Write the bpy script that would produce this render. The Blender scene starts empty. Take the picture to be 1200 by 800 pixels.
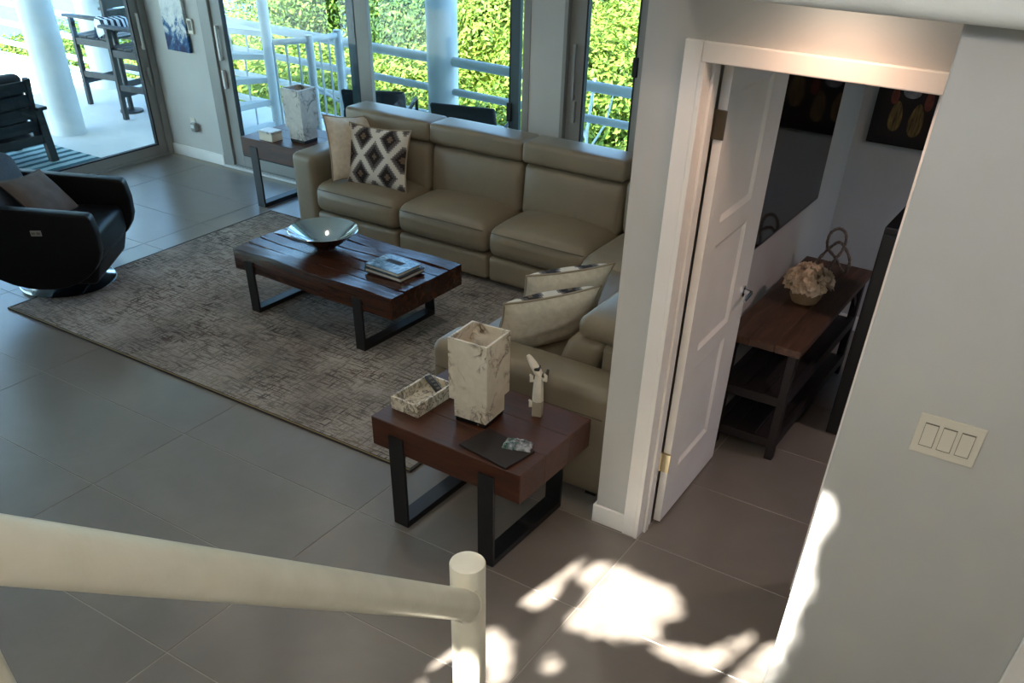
import bpy, bmesh, math, random
from math import sin, cos, pi, radians as R
from mathutils import Vector, Matrix
random.seed(7)
S = bpy.context.scene
COL = S.collection

# ------------------------------------------------------------------ camera, sky, sun, exposure
cam_d = bpy.data.cameras.new('camera')
cam = bpy.data.objects.new('camera', cam_d); COL.objects.link(cam); S.camera = cam
right = Vector((0.83819106, 0.54495145, 0.02153283))
up = Vector((-0.36523128, 0.53156591, 0.76422758))
fwd = Vector((-0.40502081, 0.64843319, -0.64458711))
m = Matrix.Identity(4)
for i in range(3):
    m[i][0], m[i][1], m[i][2] = right[i], up[i], -fwd[i]
m[2][3] = 2.58
cam.matrix_world = m
cam_d.sensor_width = 36; cam_d.lens = 30.642; cam_d.shift_y = 0.219
cam_d.clip_start = 0.05; cam_d.clip_end = 800

SUN_DIR = Vector((0.12, 0.66, -0.74)).normalized()
w = bpy.data.worlds.new('sky'); S.world = w; w.use_nodes = True
nt = w.node_tree
sky = nt.nodes.new('ShaderNodeTexSky'); sky.sky_type = 'NISHITA'; sky.sun_disc = False
sky.sun_elevation = math.asin(-SUN_DIR.z); sky.sun_rotation = pi + 0.18
sky.air_density = 1.0; sky.dust_density = 1.0
bg = nt.nodes['Background']; bg.inputs['Strength'].default_value = 0.34
nt.links.new(sky.outputs[0], bg.inputs[0])
sd = bpy.data.lights.new('sun', 'SUN'); sd.energy = 9.0; sd.angle = R(0.45); sd.color = (1, .95, .86)
so = bpy.data.objects.new('sun', sd); COL.objects.link(so)
so.rotation_euler = SUN_DIR.to_track_quat('-Z', 'Y').to_euler(); so.location = (0, -12, 14)
vs = S.view_settings
vs.view_transform = 'Standard'; vs.look = 'None'; vs.exposure = 2.35; vs.gamma = 1; vs.use_curve_mapping = False
S.cycles.max_bounces = 8; S.cycles.diffuse_bounces = 4; S.cycles.transparent_max_bounces = 16
S.cycles.sample_clamp_indirect = 6
LAMP_W = 1.1      # each recessed ceiling lamp
FILL_W = 11.0   # each added fill globe behind the stairs

# ------------------------------------------------------------------ materials
def lin(c):
    c /= 255
    return c / 12.92 if c <= .04045 else ((c + .055) / 1.055) ** 2.4
def rgb(h):
    return (lin(int(h[0:2], 16)), lin(int(h[2:4], 16)), lin(int(h[4:6], 16)), 1)
class NT:
    def __init__(s, name):
        s.m = bpy.data.materials.new(name); s.m.use_nodes = True; s.t = s.m.node_tree
        s.b = s.t.nodes['Principled BSDF']
    def n(s, typ, **kw):
        nd = s.t.nodes.new('ShaderNode' + typ)
        for k, v in kw.items():
            if k.startswith('i_'):
                k = k[2:]; k = int(k) if k.isdigit() else k.replace('_', ' ')
                nd.inputs[k].default_value = v
            else: setattr(nd, k, v)
        return nd
    def l(s, a, b): s.t.links.new(a, b)
    def coord(s, scale=(1, 1, 1), kind='Object'):
        tc = s.n('TexCoord'); mp = s.n('Mapping'); mp.inputs['Scale'].default_value = scale
        s.l(tc.outputs[kind], mp.inputs[0]); return mp.outputs[0]
    def noise(s, vec, scale=5, detail=4, rough=.55, dist=0):
        nd = s.n('TexNoise'); nd.inputs['Scale'].default_value = scale; nd.inputs['Detail'].default_value = detail
        nd.inputs['Roughness'].default_value = rough; nd.inputs['Distortion'].default_value = dist
        if vec is not None: s.l(vec, nd.inputs['Vector'])
        return nd.outputs['Fac']
    def ramp(s, fac, stops):
        nd = s.n('ValToRGB'); e = nd.color_ramp.elements
        e[0].position, e[0].color = stops[0]; e[1].position, e[1].color = stops[-1]
        for p, c in stops[1:-1]:
            x = e.new(p); x.color = c
        s.l(fac, nd.inputs[0]); return nd.outputs[0]
    def math(s, op, a, b=None, c=None):
        nd = s.n('Math', operation=op)
        for i, v in enumerate((a, b, c)):
            if v is None: continue
            if isinstance(v, (int, float)): nd.inputs[i].default_value = v
            else: s.l(v, nd.inputs[i])
        return nd.outputs[0]
    def mix(s, fac, a, b):
        nd = s.n('Mix', data_type='RGBA')
        for i, v in ((0, fac), (6, a), (7, b)):
            if isinstance(v, (int, float, tuple)): nd.inputs[i].default_value = v
            else: s.l(v, nd.inputs[i])
        return nd.outputs[2]
    def base(s, c):
        if isinstance(c, tuple): s.b.inputs['Base Color'].default_value = c
        else: s.l(c, s.b.inputs['Base Color'])
    def bump(s, h, strength=.2, dist=.01):
        nd = s.n('Bump'); nd.inputs['Strength'].default_value = strength; nd.inputs['Distance'].default_value = dist
        s.l(h, nd.inputs['Height']); s.l(nd.outputs[0], s.b.inputs['Normal'])
    def set(s, rough=.5, metal=0, spec=.5):
        s.b.inputs['Roughness'].default_value = rough; s.b.inputs['Metallic'].default_value = metal
        s.b.inputs['Specular IOR Level'].default_value = spec; return s
def varied(name, h1, h2, scale=8, rough=.6, bump=0, bscale=None, stretch=(1, 1, 1), metal=0, spec=.5, detail=5, kind='Object', bdist=.004):
    t = NT(name).set(rough, metal, spec); v = t.coord(stretch, kind)
    f = t.noise(v, scale, detail); t.base(t.ramp(f, [(.3, rgb(h1)), (.7, rgb(h2))]))
    if bump: t.bump(t.noise(v, bscale or scale * 6, 3), bump, bdist)
    return t.m
def plain(name, h, rough=.5, metal=0, spec=.5):
    t = NT(name).set(rough, metal, spec); v = t.coord()
    a = rgb(h); b = tuple(x * .93 for x in a[:3]) + (1,)
    t.base(t.ramp(t.noise(v, 6, 2), [(.3, b), (.7, a)])); return t.m

def tile_mat():
    t = NT('porcelain_tile').set(.3, 0, .8); v = t.coord((1, 1, 1))
    oi = t.n('ObjectInfo'); ad = t.n('VectorMath', operation='ADD')
    sc = t.n('VectorMath', operation='SCALE'); t.l(oi.outputs['Random'], sc.inputs['Scale']); sc.inputs[0].default_value = (40, 17, 5)
    t.l(v, ad.inputs[0]); t.l(sc.outputs[0], ad.inputs[1])
    f = t.noise(ad.outputs[0], 2.2, 7, .62, .6)
    c = t.ramp(f, [(.28, rgb('6F6861')), (.5, rgb('756E67')), (.75, rgb('7D766F'))])
    t.base(c); t.b.inputs['Roughness'].default_value = .3
    t.bump(t.noise(ad.outputs[0], 60, 3), .03, .002); return t.m
def wood(name, a, b, c, scale=3, stretch=(.6, 6, 6), rough=.3, bump=.25, spec=.5):
    t = NT(name).set(rough, 0, spec); v = t.coord(stretch)
    oi = t.n('ObjectInfo'); ad = t.n('VectorMath', operation='ADD'); sc = t.n('VectorMath', operation='SCALE')
    sc.inputs[0].default_value = (9, 13, 5); t.l(oi.outputs['Random'], sc.inputs['Scale']); t.l(v, ad.inputs[0]); t.l(sc.outputs[0], ad.inputs[1])
    f = t.noise(ad.outputs[0], scale, 6, .65, .8)
    t.base(t.ramp(f, [(.25, rgb(a)), (.5, rgb(b)), (.78, rgb(c))]))
    t.bump(f, bump, .006); return t.m
def marble(name, base, base2, vein, sc=7, g0=.45):
    t = NT(name).set(.35, 0, .4); v = t.coord()
    w1 = t.noise(v, sc * .6, 3, .5)
    ad = t.n('VectorMath', operation='ADD'); cv = t.n('Combine' + 'XYZ')
    t.l(t.math('MULTIPLY', w1, .35), cv.inputs[0]); t.l(t.math('MULTIPLY', w1, -.3), cv.inputs[2]); t.l(v, ad.inputs[0]); t.l(cv.outputs[0], ad.inputs[1])
    n2 = t.noise(ad.outputs[0], sc * .55, 3, .55, 1.6)
    band = t.math('ABSOLUTE', t.math('SUBTRACT', n2, .5))
    gate = t.ramp(t.noise(v, sc * .8, 2), [(g0, (.05,) * 3 + (1,)), (g0 + .17, (1, 1, 1, 1))])
    core = t.ramp(band, [(.0, (1, 1, 1, 1)), (.018, (.5,) * 3 + (1,)), (.07, (0, 0, 0, 1))])
    f = t.math('MULTIPLY', core, gate)
    cloud = t.ramp(t.noise(v, sc * 1.4, 5), [(.35, rgb(base)), (.7, rgb(base2))])
    t.base(t.mix(f, cloud, rgb(vein))); return t.m
def ikat(name, sx=.112, sz=.13):
    t = NT(name).set(.9, 0, .1); tc = t.n('TexCoord'); sp = t.n('SeparateXYZ'); t.l(tc.outputs['Object'], sp.inputs[0])
    q = .012
    X = t.math('SNAP', sp.outputs[0], q); Z = t.math('SNAP', sp.outputs[1], q * 1.2)
    u = t.math('DIVIDE', X, sx * 2); v = t.math('DIVIDE', Z, sz * 2)
    a = t.math('ABSOLUTE', t.math('SUBTRACT', t.math('FRACT', t.math('ADD', t.math('ADD', u, v), 20.5)), .5))
    b = t.math('ABSOLUTE', t.math('SUBTRACT', t.math('FRACT', t.math('ADD', t.math('SUBTRACT', u, v), 20.5)), .5))
    d = t.math('MAXIMUM', a, b)
    nd = t.n('ValToRGB'); nd.color_ramp.interpolation = 'CONSTANT'; e = nd.color_ramp.elements
    e[0].position = 0; e[0].color = rgb('6B5A4A'); e[1].position = .1; e[1].color = rgb('2F2B2B')
    for p, c in ((.24, '57514F'), (.33, '7E7877'), (.39, 'CFC8BC')):
        x = e.new(p); x.color = rgb(c)
    t.l(d, nd.inputs[0])
    g = t.math('GREATER_THAN', t.math('ABSOLUTE', sp.outputs[2]), .012)
    t.base(nd.outputs[0]); t.bump(t.noise(t.coord(), 160, 2), .2, .002); return t.m
def rug_mat():
    t = NT('rug_pile').set(.95, 0, .1)
    v1 = t.coord((1.2, 9, 1)); v2 = t.coord((9, 1.2, 1)); v3 = t.coord()
    n1 = t.noise(v1, 7, 5, .7); n2 = t.noise(v2, 7, 5, .7); n3 = t.noise(v3, 1.6, 3)
    m1 = t.ramp(n1, [(.49, (0, 0, 0, 1)), (.57, (1, 1, 1, 1))]); m2 = t.ramp(n2, [(.51, (0, 0, 0, 1)), (.59, (1, 1, 1, 1))])
    mm = t.math('MAXIMUM', m1, m2)
    dark = t.ramp(t.noise(v3, 2.3, 2), [(.35, rgb('4C403C')), (.55, rgb('46423F')), (.7, rgb('5C4742'))])
    light = t.ramp(n3, [(.35, rgb('857D76')), (.65, rgb('ABA299'))])
    fade = t.ramp(t.noise(v3, 3.1, 3), [(.3, (.35,) * 3 + (1,)), (.65, (.95,) * 3 + (1,))])
    t.base(t.mix(t.math('MULTIPLY', mm, fade), light, dark)); t.bump(t.noise(v3, 220, 2), .5, .004); return t.m
def glass(name, tint, rough=.0):
    t = NT(name); t.t.nodes.remove(t.b)
    out = t.t.nodes['Material Output']
    tr = t.n('BsdfTransparent'); tr.inputs[0].default_value = tint
    gl = t.n('BsdfGlossy'); gl.inputs['Roughness'].default_value = rough
    fr = t.n('Fresnel'); fr.inputs[0].default_value = 1.45
    mx = t.n('MixShader'); ge = t.n('NewGeometry'); t.l(t.math('MULTIPLY', fr.outputs[0], t.math('SUBTRACT', 1, ge.outputs['Backfacing'])), mx.inputs[0]); t.l(tr.outputs[0], mx.inputs[1]); t.l(gl.outputs[0], mx.inputs[2])
    t.l(mx.outputs[0], out.inputs[0]); return t.m
def leaf_mat(name, a, b, c):
    t = NT(name).set(.55, 0, .3); v = t.coord((1, 1, 1), 'Object')
    f = t.noise(v, 2.2, 4); g = t.n('TexWhiteNoise'); ge = t.n('NewGeometry'); t.l(ge.outputs['Random Per Island'], g.inputs['Vector'])
    h = t.math('ADD', t.math('MULTIPLY', f, .6), t.math('MULTIPLY', g.outputs[0], .4))
    col = t.ramp(h, [(.25, rgb(a)), (.5, rgb(b)), (.75, rgb(c))]); t.base(col)
    tl = t.n('BsdfTranslucent'); t.l(col, tl.inputs[0])
    mx = t.n('MixShader'); mx.inputs[0].default_value = .25
    t.l(t.b.outputs[0], mx.inputs[1]); t.l(tl.outputs[0], mx.inputs[2]); t.l(mx.outputs[0], t.t.nodes['Material Output'].inputs[0]); return t.m
def emit(name, col, st):
    t = NT(name); t.b.inputs['Emission Color'].default_value = col; t.b.inputs['Emission Strength'].default_value = st; return t.m

M = {
 'tile': tile_mat(), 'grout': plain('grout', 'A8A196', .9),
 'wall': varied('wall_paint', 'B9B8B4', 'C0BFBB', 3, .75, .05, 180, bdist=.002),
 'white': varied('white_trim_paint', 'EAE6E0', 'F2EEE8', 4, .4, .02, 90),
 'ceil': varied('ceiling_plaster', 'DADCD6', 'E4E6E0', 5, .8, .25, 70),
 'rail': varied('cream_gloss_enamel', 'DDD6C2', 'E8E2D0', 12, .32, .10, 140, bdist=.003),
 'frame': plain('grey_window_frame', '8F8E8A', .45), 'frame_dark': plain('teal_grey_screen_frame', '3C5057', .5),
 'frame_w': plain('white_latch', 'D8D8D6', .4), 'rubber': plain('black_gasket', '0C1016', .6),
 'glass': glass('tinted_window_glass', (.66, .77, .80, 1)),
 'cream_leather': varied('taupe_leather', '786B58', '80735E', 5, .42, .12, 90, bdist=.004),
 'seam': plain('leather_seam', '5A503E', .7),
 'black_leather': varied('black_leather', '040406', '08080A', 6, .46, .08, 120, bdist=.003, spec=.22),
 'slate_fabric': varied('slate_blue_fabric', '333B46', '3E4752', 60, .85, .2, 300), 'chrome': plain('polished_steel', 'D6DADC', .12, 1),
 'taupe_fabric': varied('taupe_velvet', '4F4641', '625752', 9, .85, .2, 260),
 'linen': varied('cream_linen', 'C4B8A4', 'D8CDBA', 30, .92, .35, 240), 'ikat': ikat('ikat_weave'),
 'piping': plain('linen_piping', '9C8E79', .9),
 'rug': rug_mat(), 'rug_edge': plain('rug_binding', '3A342F', .9), 'gold': plain('rug_gold_stitch', '8A7440', .8),
 'table_wood': wood('polished_reddish_wood', '27120A', '42200F', '522A14', 3, (1.2, 9, 9), .42, .05),
 'plank_wood': wood('dark_glossy_plank', '1C0E08', '3A1E12', '52301F', 2.6, (1.0, 10, 10), .2, .35),
 'slab_side': wood('reddish_slab_side', '2C1409', '4A2412', '5C2F17', 3, (1, 7, 7), .4, .3),
 'crack': plain('dark_wood_crack', '090504', .8),
 'old_wood': wood('rustic_brown_board', '2C1C13', '4F3527', '6B4A36', 3, (7, 1, 7), .5, .35),
 'dark_old_wood': wood('dark_rustic_board', '0D0A0A', '1B1516', '2A2021', 3, (7, 1, 7), .6, .4),
 'black_metal': varied('black_iron', '0E0E10', '17171A', 15, .45, .05, 80),
 'alabaster': marble('cream_alabaster', 'D2C8B4', 'E2DACA', '5C4226', 11),
 'alabaster_grey': marble('grey_veined_alabaster', 'B9B8B4', 'D4D2CC', '35363C', 11),
 'tray_stone': marble('brown_veined_stone', 'D2C6B2', 'E6DCC9', '3E2B1C', 17, .28),
 'plastic_black': plain('black_plastic', '0C0C0E', .35), 'card': plain('dark_brown_leatherette', '1D1614', .6),
 'plate': plain('ivory_plastic', 'DAD3C2', .35), 'slot': plain('switch_gap', '6B655A', .6),
 'bronze': plain('aged_bronze', '6B6255', .35, .9), 'nickel': plain('satin_nickel', 'C9B994', .3, .9),
 'tv': plain('tv_glass', '050506', .06, 0, .6), 'picture_black': plain('black_lacquer_frame', '08080A', .4),
 'petal': varied('cream_petal', 'D8BFA0', 'EAD8BE', 20, .9), 'clay': varied('tan_clay', 'A08766', 'B09775', 20, .8),
 'rope': varied('twisted_rope_metal', '4F463E', '8A7D70', 90, .5, .5, 160, (1, 1, 1)),
 'column': varied('white_column_paint', 'D2D6D6', 'DEE2E2', 4, .7, .1, 60),
 'deck': varied('pale_concrete', 'C9C8C4', 'D6D5D0', 2, .8, .1, 60),
 'outdoor_black': varied('black_slat_plastic', '16181A', '23272A', 10, .5), 'charcoal': varied('charcoal_sling', '1D2226', '2A3035', 60, .8, .2, 300),
 'bark': varied('grey_bark', '6E6251', '8B7D68', 9, .9, .5, 30), 'pale_bark': varied('pale_bark', 'BDB49F', 'D2CAB6', 9, .9, .4, 30),
 'leaf1': leaf_mat('yellow_green_leaves', '3E5212', '8A9A34', 'B4B550'), 'leaf2': leaf_mat('mid_green_leaves', '344C16', '6C842E', '9CA646'),
 'leaf3': leaf_mat('dark_green_leaves', '263A18', '4C6628', '7A8A3C'),
 'soil': varied('hillside_undergrowth', '27351A', '45562A', 2, .95), 'sea': varied('sea_water', '1E6FA8', '2F86BC', .02, .25, kind='Object'),
 'paper': plain('book_pages', 'CFC9BC', .8), 'lamp_glow': emit('lamp_diffuser', (1, .86, .7, 1), 14),
}

# ------------------------------------------------------------------ mesh helpers
class MB:
    def __init__(s): s.v = []; s.f = []
    def add(s, vs, fs):
        o = len(s.v); s.v += [tuple(p) for p in vs]; s.f += [tuple(i + o for i in f) for f in fs]; return s
    def box(s, x0, x1, y0, y1, z0, z1):
        return s.add([(x0, y0, z0), (x1, y0, z0), (x1, y1, z0), (x0, y1, z0), (x0, y0, z1), (x1, y0, z1), (x1, y1, z1), (x0, y1, z1)],
                     [(3, 2, 1, 0), (4, 5, 6, 7), (0, 1, 5, 4), (1, 2, 6, 5), (2, 3, 7, 6), (3, 0, 4, 7)])
    def bar(s, a, b, w, h, upv=(0, 0, 1)):
        a = Vector(a); b = Vector(b); d = (b - a).normalized(); u = Vector(upv)
        if abs(d.dot(u)) > .95: u = Vector((0, 1, 0))
        sx = d.cross(u).normalized(); u = sx.cross(d)
        pts = [p + sx * i * w / 2 + u * j * h / 2 for p in (a, b) for i, j in ((-1, -1), (1, -1), (1, 1), (-1, 1))]
        return s.add(pts, [(0, 1, 2, 3), (7, 6, 5, 4), (0, 4, 5, 1), (1, 5, 6, 2), (2, 6, 7, 3), (3, 7, 4, 0)])
    def tube(s, pts, r, seg=10, caps=True, closed=False):
        pts = [Vector(p) for p in pts]; n = len(pts); rr = r if isinstance(r, (list, tuple)) else [r] * n
        vs = []; prev = None
        for i, p in enumerate(pts):
            d = (pts[(i + 1) % n] - pts[i - 1]) if closed else (pts[min(i + 1, n - 1)] - pts[max(i - 1, 0)])
            d.normalize()
            if prev is None:
                u = Vector((0, 0, 1)) if abs(d.z) < .9 else Vector((1, 0, 0)); u = (u - d * u.dot(d)).normalized()
            else: u = (prev - d * prev.dot(d)).normalized()
            prev = u; wv = d.cross(u)
            vs += [p + (u * cos(2 * pi * k / seg) + wv * sin(2 * pi * k / seg)) * rr[i] for k in range(seg)]
        fs = []
        for i in range(n if closed else n - 1):
            j = (i + 1) % n
            fs += [(i * seg + k, i * seg + (k + 1) % seg, j * seg + (k + 1) % seg, j * seg + k) for k in range(seg)]
        if caps and not closed: fs += [tuple(range(seg))[::-1], tuple((n - 1) * seg + k for k in range(seg))]
        return s.add(vs, fs)
    def lathe(s, prof, seg=32, c=(0, 0, 0)):
        vs = []; fs = []; n = len(prof)
        for r, z in prof:
            vs += [(c[0] + r * cos(2 * pi * k / seg), c[1] + r * sin(2 * pi * k / seg), c[2] + z) for k in range(seg)]
        for i in range(n - 1):
            fs += [(i * seg + k, i * seg + (k + 1) % seg, (i + 1) * seg + (k + 1) % seg, (i + 1) * seg + k) for k in range(seg)]
        return s.add(vs, fs)
    def prism(s, poly, axis, a, b):
        n = len(poly)
        def P(p, h):
            return {'x': (h, p[0], p[1]), 'y': (p[0], h, p[1]), 'z': (p[0], p[1], h)}[axis]
        return s.add([P(p, a) for p in poly] + [P(p, b) for p in poly],
                     [tuple(range(n))[::-1], tuple(range(n, 2 * n))] + [(i, (i + 1) % n, n + (i + 1) % n, n + i) for i in range(n)])
    def cushion(s, lo, hi, r, puff=None, n=6, warp=None):
        # box with rounded edges; puff = {'+z': height, ...} crowns a face
        h = [(hi[i] - lo[i]) / 2 for i in range(3)]; c = [(hi[i] + lo[i]) / 2 for i in range(3)]
        r = min(r, min(h) * .999); cs = []
        for k in range(3):
            inner = h[k] - r
            e = [-h[k], -h[k] + r * .25, -h[k] + r * .6]
            cs.append(e + [-inner + 2 * inner * i / n for i in range(n + 1)] + [-x for x in e[::-1]])
        bm = {}
        def vid(p):
            key = tuple(round(x, 5) for x in p)
            if key not in bm: bm[key] = len(vsl); vsl.append(p)
            return bm[key]
        vsl = []; fs = []
        for ax in range(3):
            u, v = (ax + 1) % 3, (ax + 2) % 3
            for sg in (-1, 1):
                for i in range(len(cs[u]) - 1):
                    for j in range(len(cs[v]) - 1):
                        q = []
                        for a, b in ((i, j), (i + 1, j), (i + 1, j + 1), (i, j + 1)):
                            p = [0, 0, 0]; p[ax] = sg * h[ax]; p[u] = cs[u][a]; p[v] = cs[v][b]; q.append(vid(tuple(p)))
                        fs.append(tuple(q) if sg > 0 else tuple(q[::-1]))
        out = []
        for p in vsl:
            inn = [max(-(h[k] - r), min(h[k] - r, p[k])) for k in range(3)]
            d = Vector([p[k] - inn[k] for k in range(3)])
            q = Vector(inn) + (d.normalized() * r if d.length > 1e-9 else d)
            nq = [q[k] / h[k] for k in range(3)]
            if puff:
                for key, amt in puff.items():
                    ax = 'xyz'.index(key[1]); sg = 1 if key[0] == '+' else -1
                    t = max(0, sg * nq[ax])
                    u, v = (ax + 1) % 3, (ax + 2) % 3
                    q[ax] += sg * amt * (t ** 2) * (1 - nq[u] ** 2) ** .6 * (1 - nq[v] ** 2) ** .6 if abs(nq[u]) <= 1 and abs(nq[v]) <= 1 else 0
            q = Vector((q[0] + c[0], q[1] + c[1], q[2] + c[2]))
            if warp: q = Vector(warp(q))
            out.append(q)
        return s.add(out, fs)
    def build(s, name, mat, parent=None, smooth=None, bev=0, seg=2, mw=None, **props):
        me = bpy.data.meshes.new(name); me.from_pydata(s.v, [], s.f); me.update()
        if bev:
            b = bmesh.new(); b.from_mesh(me)
            bmesh.ops.bevel(b, geom=[e for e in b.edges if len(e.link_faces) == 2 and e.calc_face_angle(0) > .5], offset=bev, segments=seg, profile=.5, affect='EDGES', clamp_overlap=True)
            b.to_mesh(me); b.free()
        if smooth is not None:
            for p in me.polygons: p.use_smooth = True
            if smooth < 179: me.set_sharp_from_angle(angle=R(smooth))
        if mat: me.materials.append(M[mat] if isinstance(mat, str) else mat)
        o = bpy.data.objects.new(name, me); COL.objects.link(o)
        if parent: o.parent = parent
        if mw is not None: o.matrix_local = mw
        for k, v in props.items(): o[k] = v
        return o
def tag(o, label, cat, group=None):
    o['label'] = label; o['category'] = cat
    if group: o['group'] = group
    return o
def thing(name, label, cat, loc=(0, 0, 0), rz=0, group=None):
    o = bpy.data.objects.new(name, None); COL.objects.link(o); o.location = loc; o.rotation_euler = (0, 0, rz); o.empty_display_size = .1
    return tag(o, label, cat, group)
def struct(mb, name, mat, **kw):
    o = mb.build(name, mat, **kw); o['kind'] = 'structure'; return o
def sroot(name):
    o = bpy.data.objects.new(name, None); COL.objects.link(o); o['kind'] = 'structure'; return o
def copy_tree(o, parent=None):
    c = o.copy(); COL.objects.link(c)
    if parent: c.parent = parent
    for ch in list(o.children): copy_tree(ch, c)
    return c
def B(*a): return MB().box(*a)

# ------------------------------------------------------------------ floor and its tiles
floor = struct(B(-8.2, 2.7, -2.0, 6.32, -.12, -.003), 'floor', 'grout')
TX, TY = 1.245, .585
tm = None
for i in range(-6, 4):
    for j in range(-7, 8):
        x0 = -1.235 + i * TX; y0 = 3.10 + (j - 2) * TY - .0
        x1, y1 = x0 + TX, y0 + TY
        if x0 > 2.5 or x1 < -7.9 or y0 > 6.0 or y1 < -1.8: continue
        if x0 >= .0 and y0 < 2.2 and y1 < 2.2 and y0 > 9: continue
        g = .0025
        cx0, cx1 = max(x0 + g, -8.0), min(x1 - g, 2.5); cy0, cy1 = max(y0 + g, -1.8), min(y1 - g, 6.12)
        if cx1 - cx0 < .05 or cy1 - cy0 < .03: continue
        full = abs((cx1 - cx0) - (TX - 2 * g)) < 1e-4 and abs((cy1 - cy0) - (TY - 2 * g)) < 1e-4
        hx, hy = (cx1 - cx0) / 2, (cy1 - cy0) / 2
        if full and tm is not None:
            o = bpy.data.objects.new('tile', tm); COL.objects.link(o); o.parent = floor
        else:
            o = B(-hx, hx, -hy, hy, -.003, 0).build('tile', 'tile', floor, bev=.001, seg=1)
            if full: tm = o.data
        o.location = ((cx0 + cx1) / 2, (cy0 + cy1) / 2, random.uniform(-.0006, 0))

# ------------------------------------------------------------------ walls
FY, LX = 6.12, -8.0
WT = 2.40     # window head height
wf = MB()
wf.box(-8.2, -7.27, FY, FY + .2, 0, 2.7); wf.box(-3.79, -3.51, FY, FY + .2, 0, 2.7); wf.box(-2.87, -1.475, FY, FY + .2, 0, 2.7)
wf.box(-7.27, -3.79, FY, FY + .2, WT, 2.7); wf.box(-3.51, -2.87, FY, FY + .2, WT, 2.7)
struct(wf, 'wall_far', 'wall')
wl = MB(); wl.box(-8.2, LX, 1.0, FY, WT, 2.7); wl.box(-8.2, LX, -1.8, 1.0, 0, 2.7)
struct(wl, 'wall_left', 'wall')
struct(B(-1.475, -1.38, 3.25, FY + .2, 0, 2.7), 'wall_wing', 'wall', bev=.004)
DT, DL, DR = 2.008, -1.244, -.484
wd = MB(); wd.box(-1.475, DL - .012, 3.12, 3.25, 0, 2.7); wd.box(DR + .012, 2.6, 3.12, 3.25, 0, 2.7); wd.box(DL - .012, DR + .012, 3.12, 3.25, DT + .012, 2.7)
struct(wd, 'wall_door', 'wall')
struct(B(-1.38, 2.6, 6.04, 6.2, 0, 2.7), 'wall_bedroom', 'wall')
wr = MB(); wr.box(2.5, 2.7, 3.25, 3.9, 0, 2.7); wr.box(2.5, 2.7, 5.3, 6.04, 0, 2.7); wr.box(2.5, 2.7, 3.9, 5.3, 0, .9); wr.box(2.5, 2.7, 3.9, 5.3, 2.2, 2.7)
struct(wr, 'wall_bedroom_side', 'wall')
struct(B(-.36, 2.6, 2.30, 2.42, 0, 2.7), 'wall_right', 'wall', bev=.006, seg=3, smooth=40)
struct(B(2.5, 2.7, -1.8, 3.12, 0, 2.7), 'wall_side', 'wall')
# wall behind the stairs with a high clerestory opening
CX0, CX1, CZ0, CZ1 = -2.3, -.3, 3.5, 5.9
wb = MB(); wb.box(-8.2, 2.7, -2.0, -1.8, 0, 2.7); wb.box(-2.8, CX0, -2.0, -1.8, 2.7, 6.3); wb.box(CX1, 1.4, -2.0, -1.8, 2.7, 6.3)
wb.box(CX0, CX1, -2.0, -1.8, 2.7, CZ0); wb.box(CX0, CX1, -2.0, -1.8, CZ1, 6.3)
struct(wb, 'wall_back', 'wall')
ws = MB(); ws.box(-2.8, -2.6, -1.8, 2.2, 2.98, 6.3); ws.box(1.2, 1.4, -1.8, 2.2, 2.98, 6.3); ws.box(-2.8, 1.4, 2.2, 2.4, 2.98, 6.3)
struct(ws, 'wall_stairwell', 'wall')
struct(B(-2.8, 1.4, -2.0, 2.4, 6.3, 6.5), 'ceiling_stairwell', 'ceil')
# ceiling slab with roof; the drop over the door is lower and has a soft rounded edge
ce = MB(); ce.box(-8.2, -2.6, -2.0, 6.4, 2.7, 2.98); ce.box(-2.6, 2.7, 2.2, 6.4, 2.7, 2.98); ce.box(1.2, 2.7, -2.0, 2.2, 2.7, 2.98)
ceiling = struct(ce, 'ceiling', 'ceil')
struct(B(-1.40, 2.5, 2.2, 3.12, 2.30, 2.72), 'ceiling_soffit', 'ceil', bev=.03, seg=4, smooth=50)
rf = MB(); rf.box(-11.9, 2.7, 6.4, 7.75, 2.75, 2.98); rf.box(-11.9, -8.2, -2.0, 6.4, 2.75, 2.98)
struct(rf, 'ceiling_deck', 'ceil')

# trim
def base(name, *a): struct(B(*a), name, 'white', bev=.004)
base('baseboard_far', -8.0, -7.27, FY - .014, FY, 0, .10)
base('baseboard_pillar', -3.79, -3.51, FY - .014, FY, 0, .10)
base('baseboard_door', -1.489, -1.32, 3.106, 3.12, 0, .10)
base('baseboard_wing', -1.489, -1.475, 3.12, FY, 0, .10)
base('baseboard_bedroom', -1.38, 2.5, 6.026, 6.04, 0, .10)
base('baseboard_screen', -1.38, -1.366, 3.25, 6.026, 0, .10)
cs_ = MB(); cs_.box(-1.32, DL - .011, 3.10, 3.12, 0, DT + .060); cs_.box(DR + .011, -.44, 3.10, 3.12, 0, DT + .060); cs_.box(DL - .011, DR + .011, 3.10, 3.12, DT - .0, DT + .060)
struct(cs_, 'trim_1', 'white', bev=.004)
jb = MB(); jb.box(DL - .012, DL + .006, 3.098, 3.25, 0, DT); jb.box(DR - .006, DR + .012, 3.12, 3.25, 0, DT); jb.box(DL, DR, 3.12, 3.25, DT, DT + .012)
jb.box(DL + .006, DL + .018, 3.165, 3.20, 0, DT); jb.box(DR - .018, DR - .006, 3.165, 3.20, 0, DT); jb.box(DL, DR, 3.165, 3.20, DT - .012, DT)
struct(jb, 'trim_2', 'white', bev=.002)
struct(B(.29, .40, 2.275, 2.30, 0, 2.3), 'trim_3', 'white', bev=.004)

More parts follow.
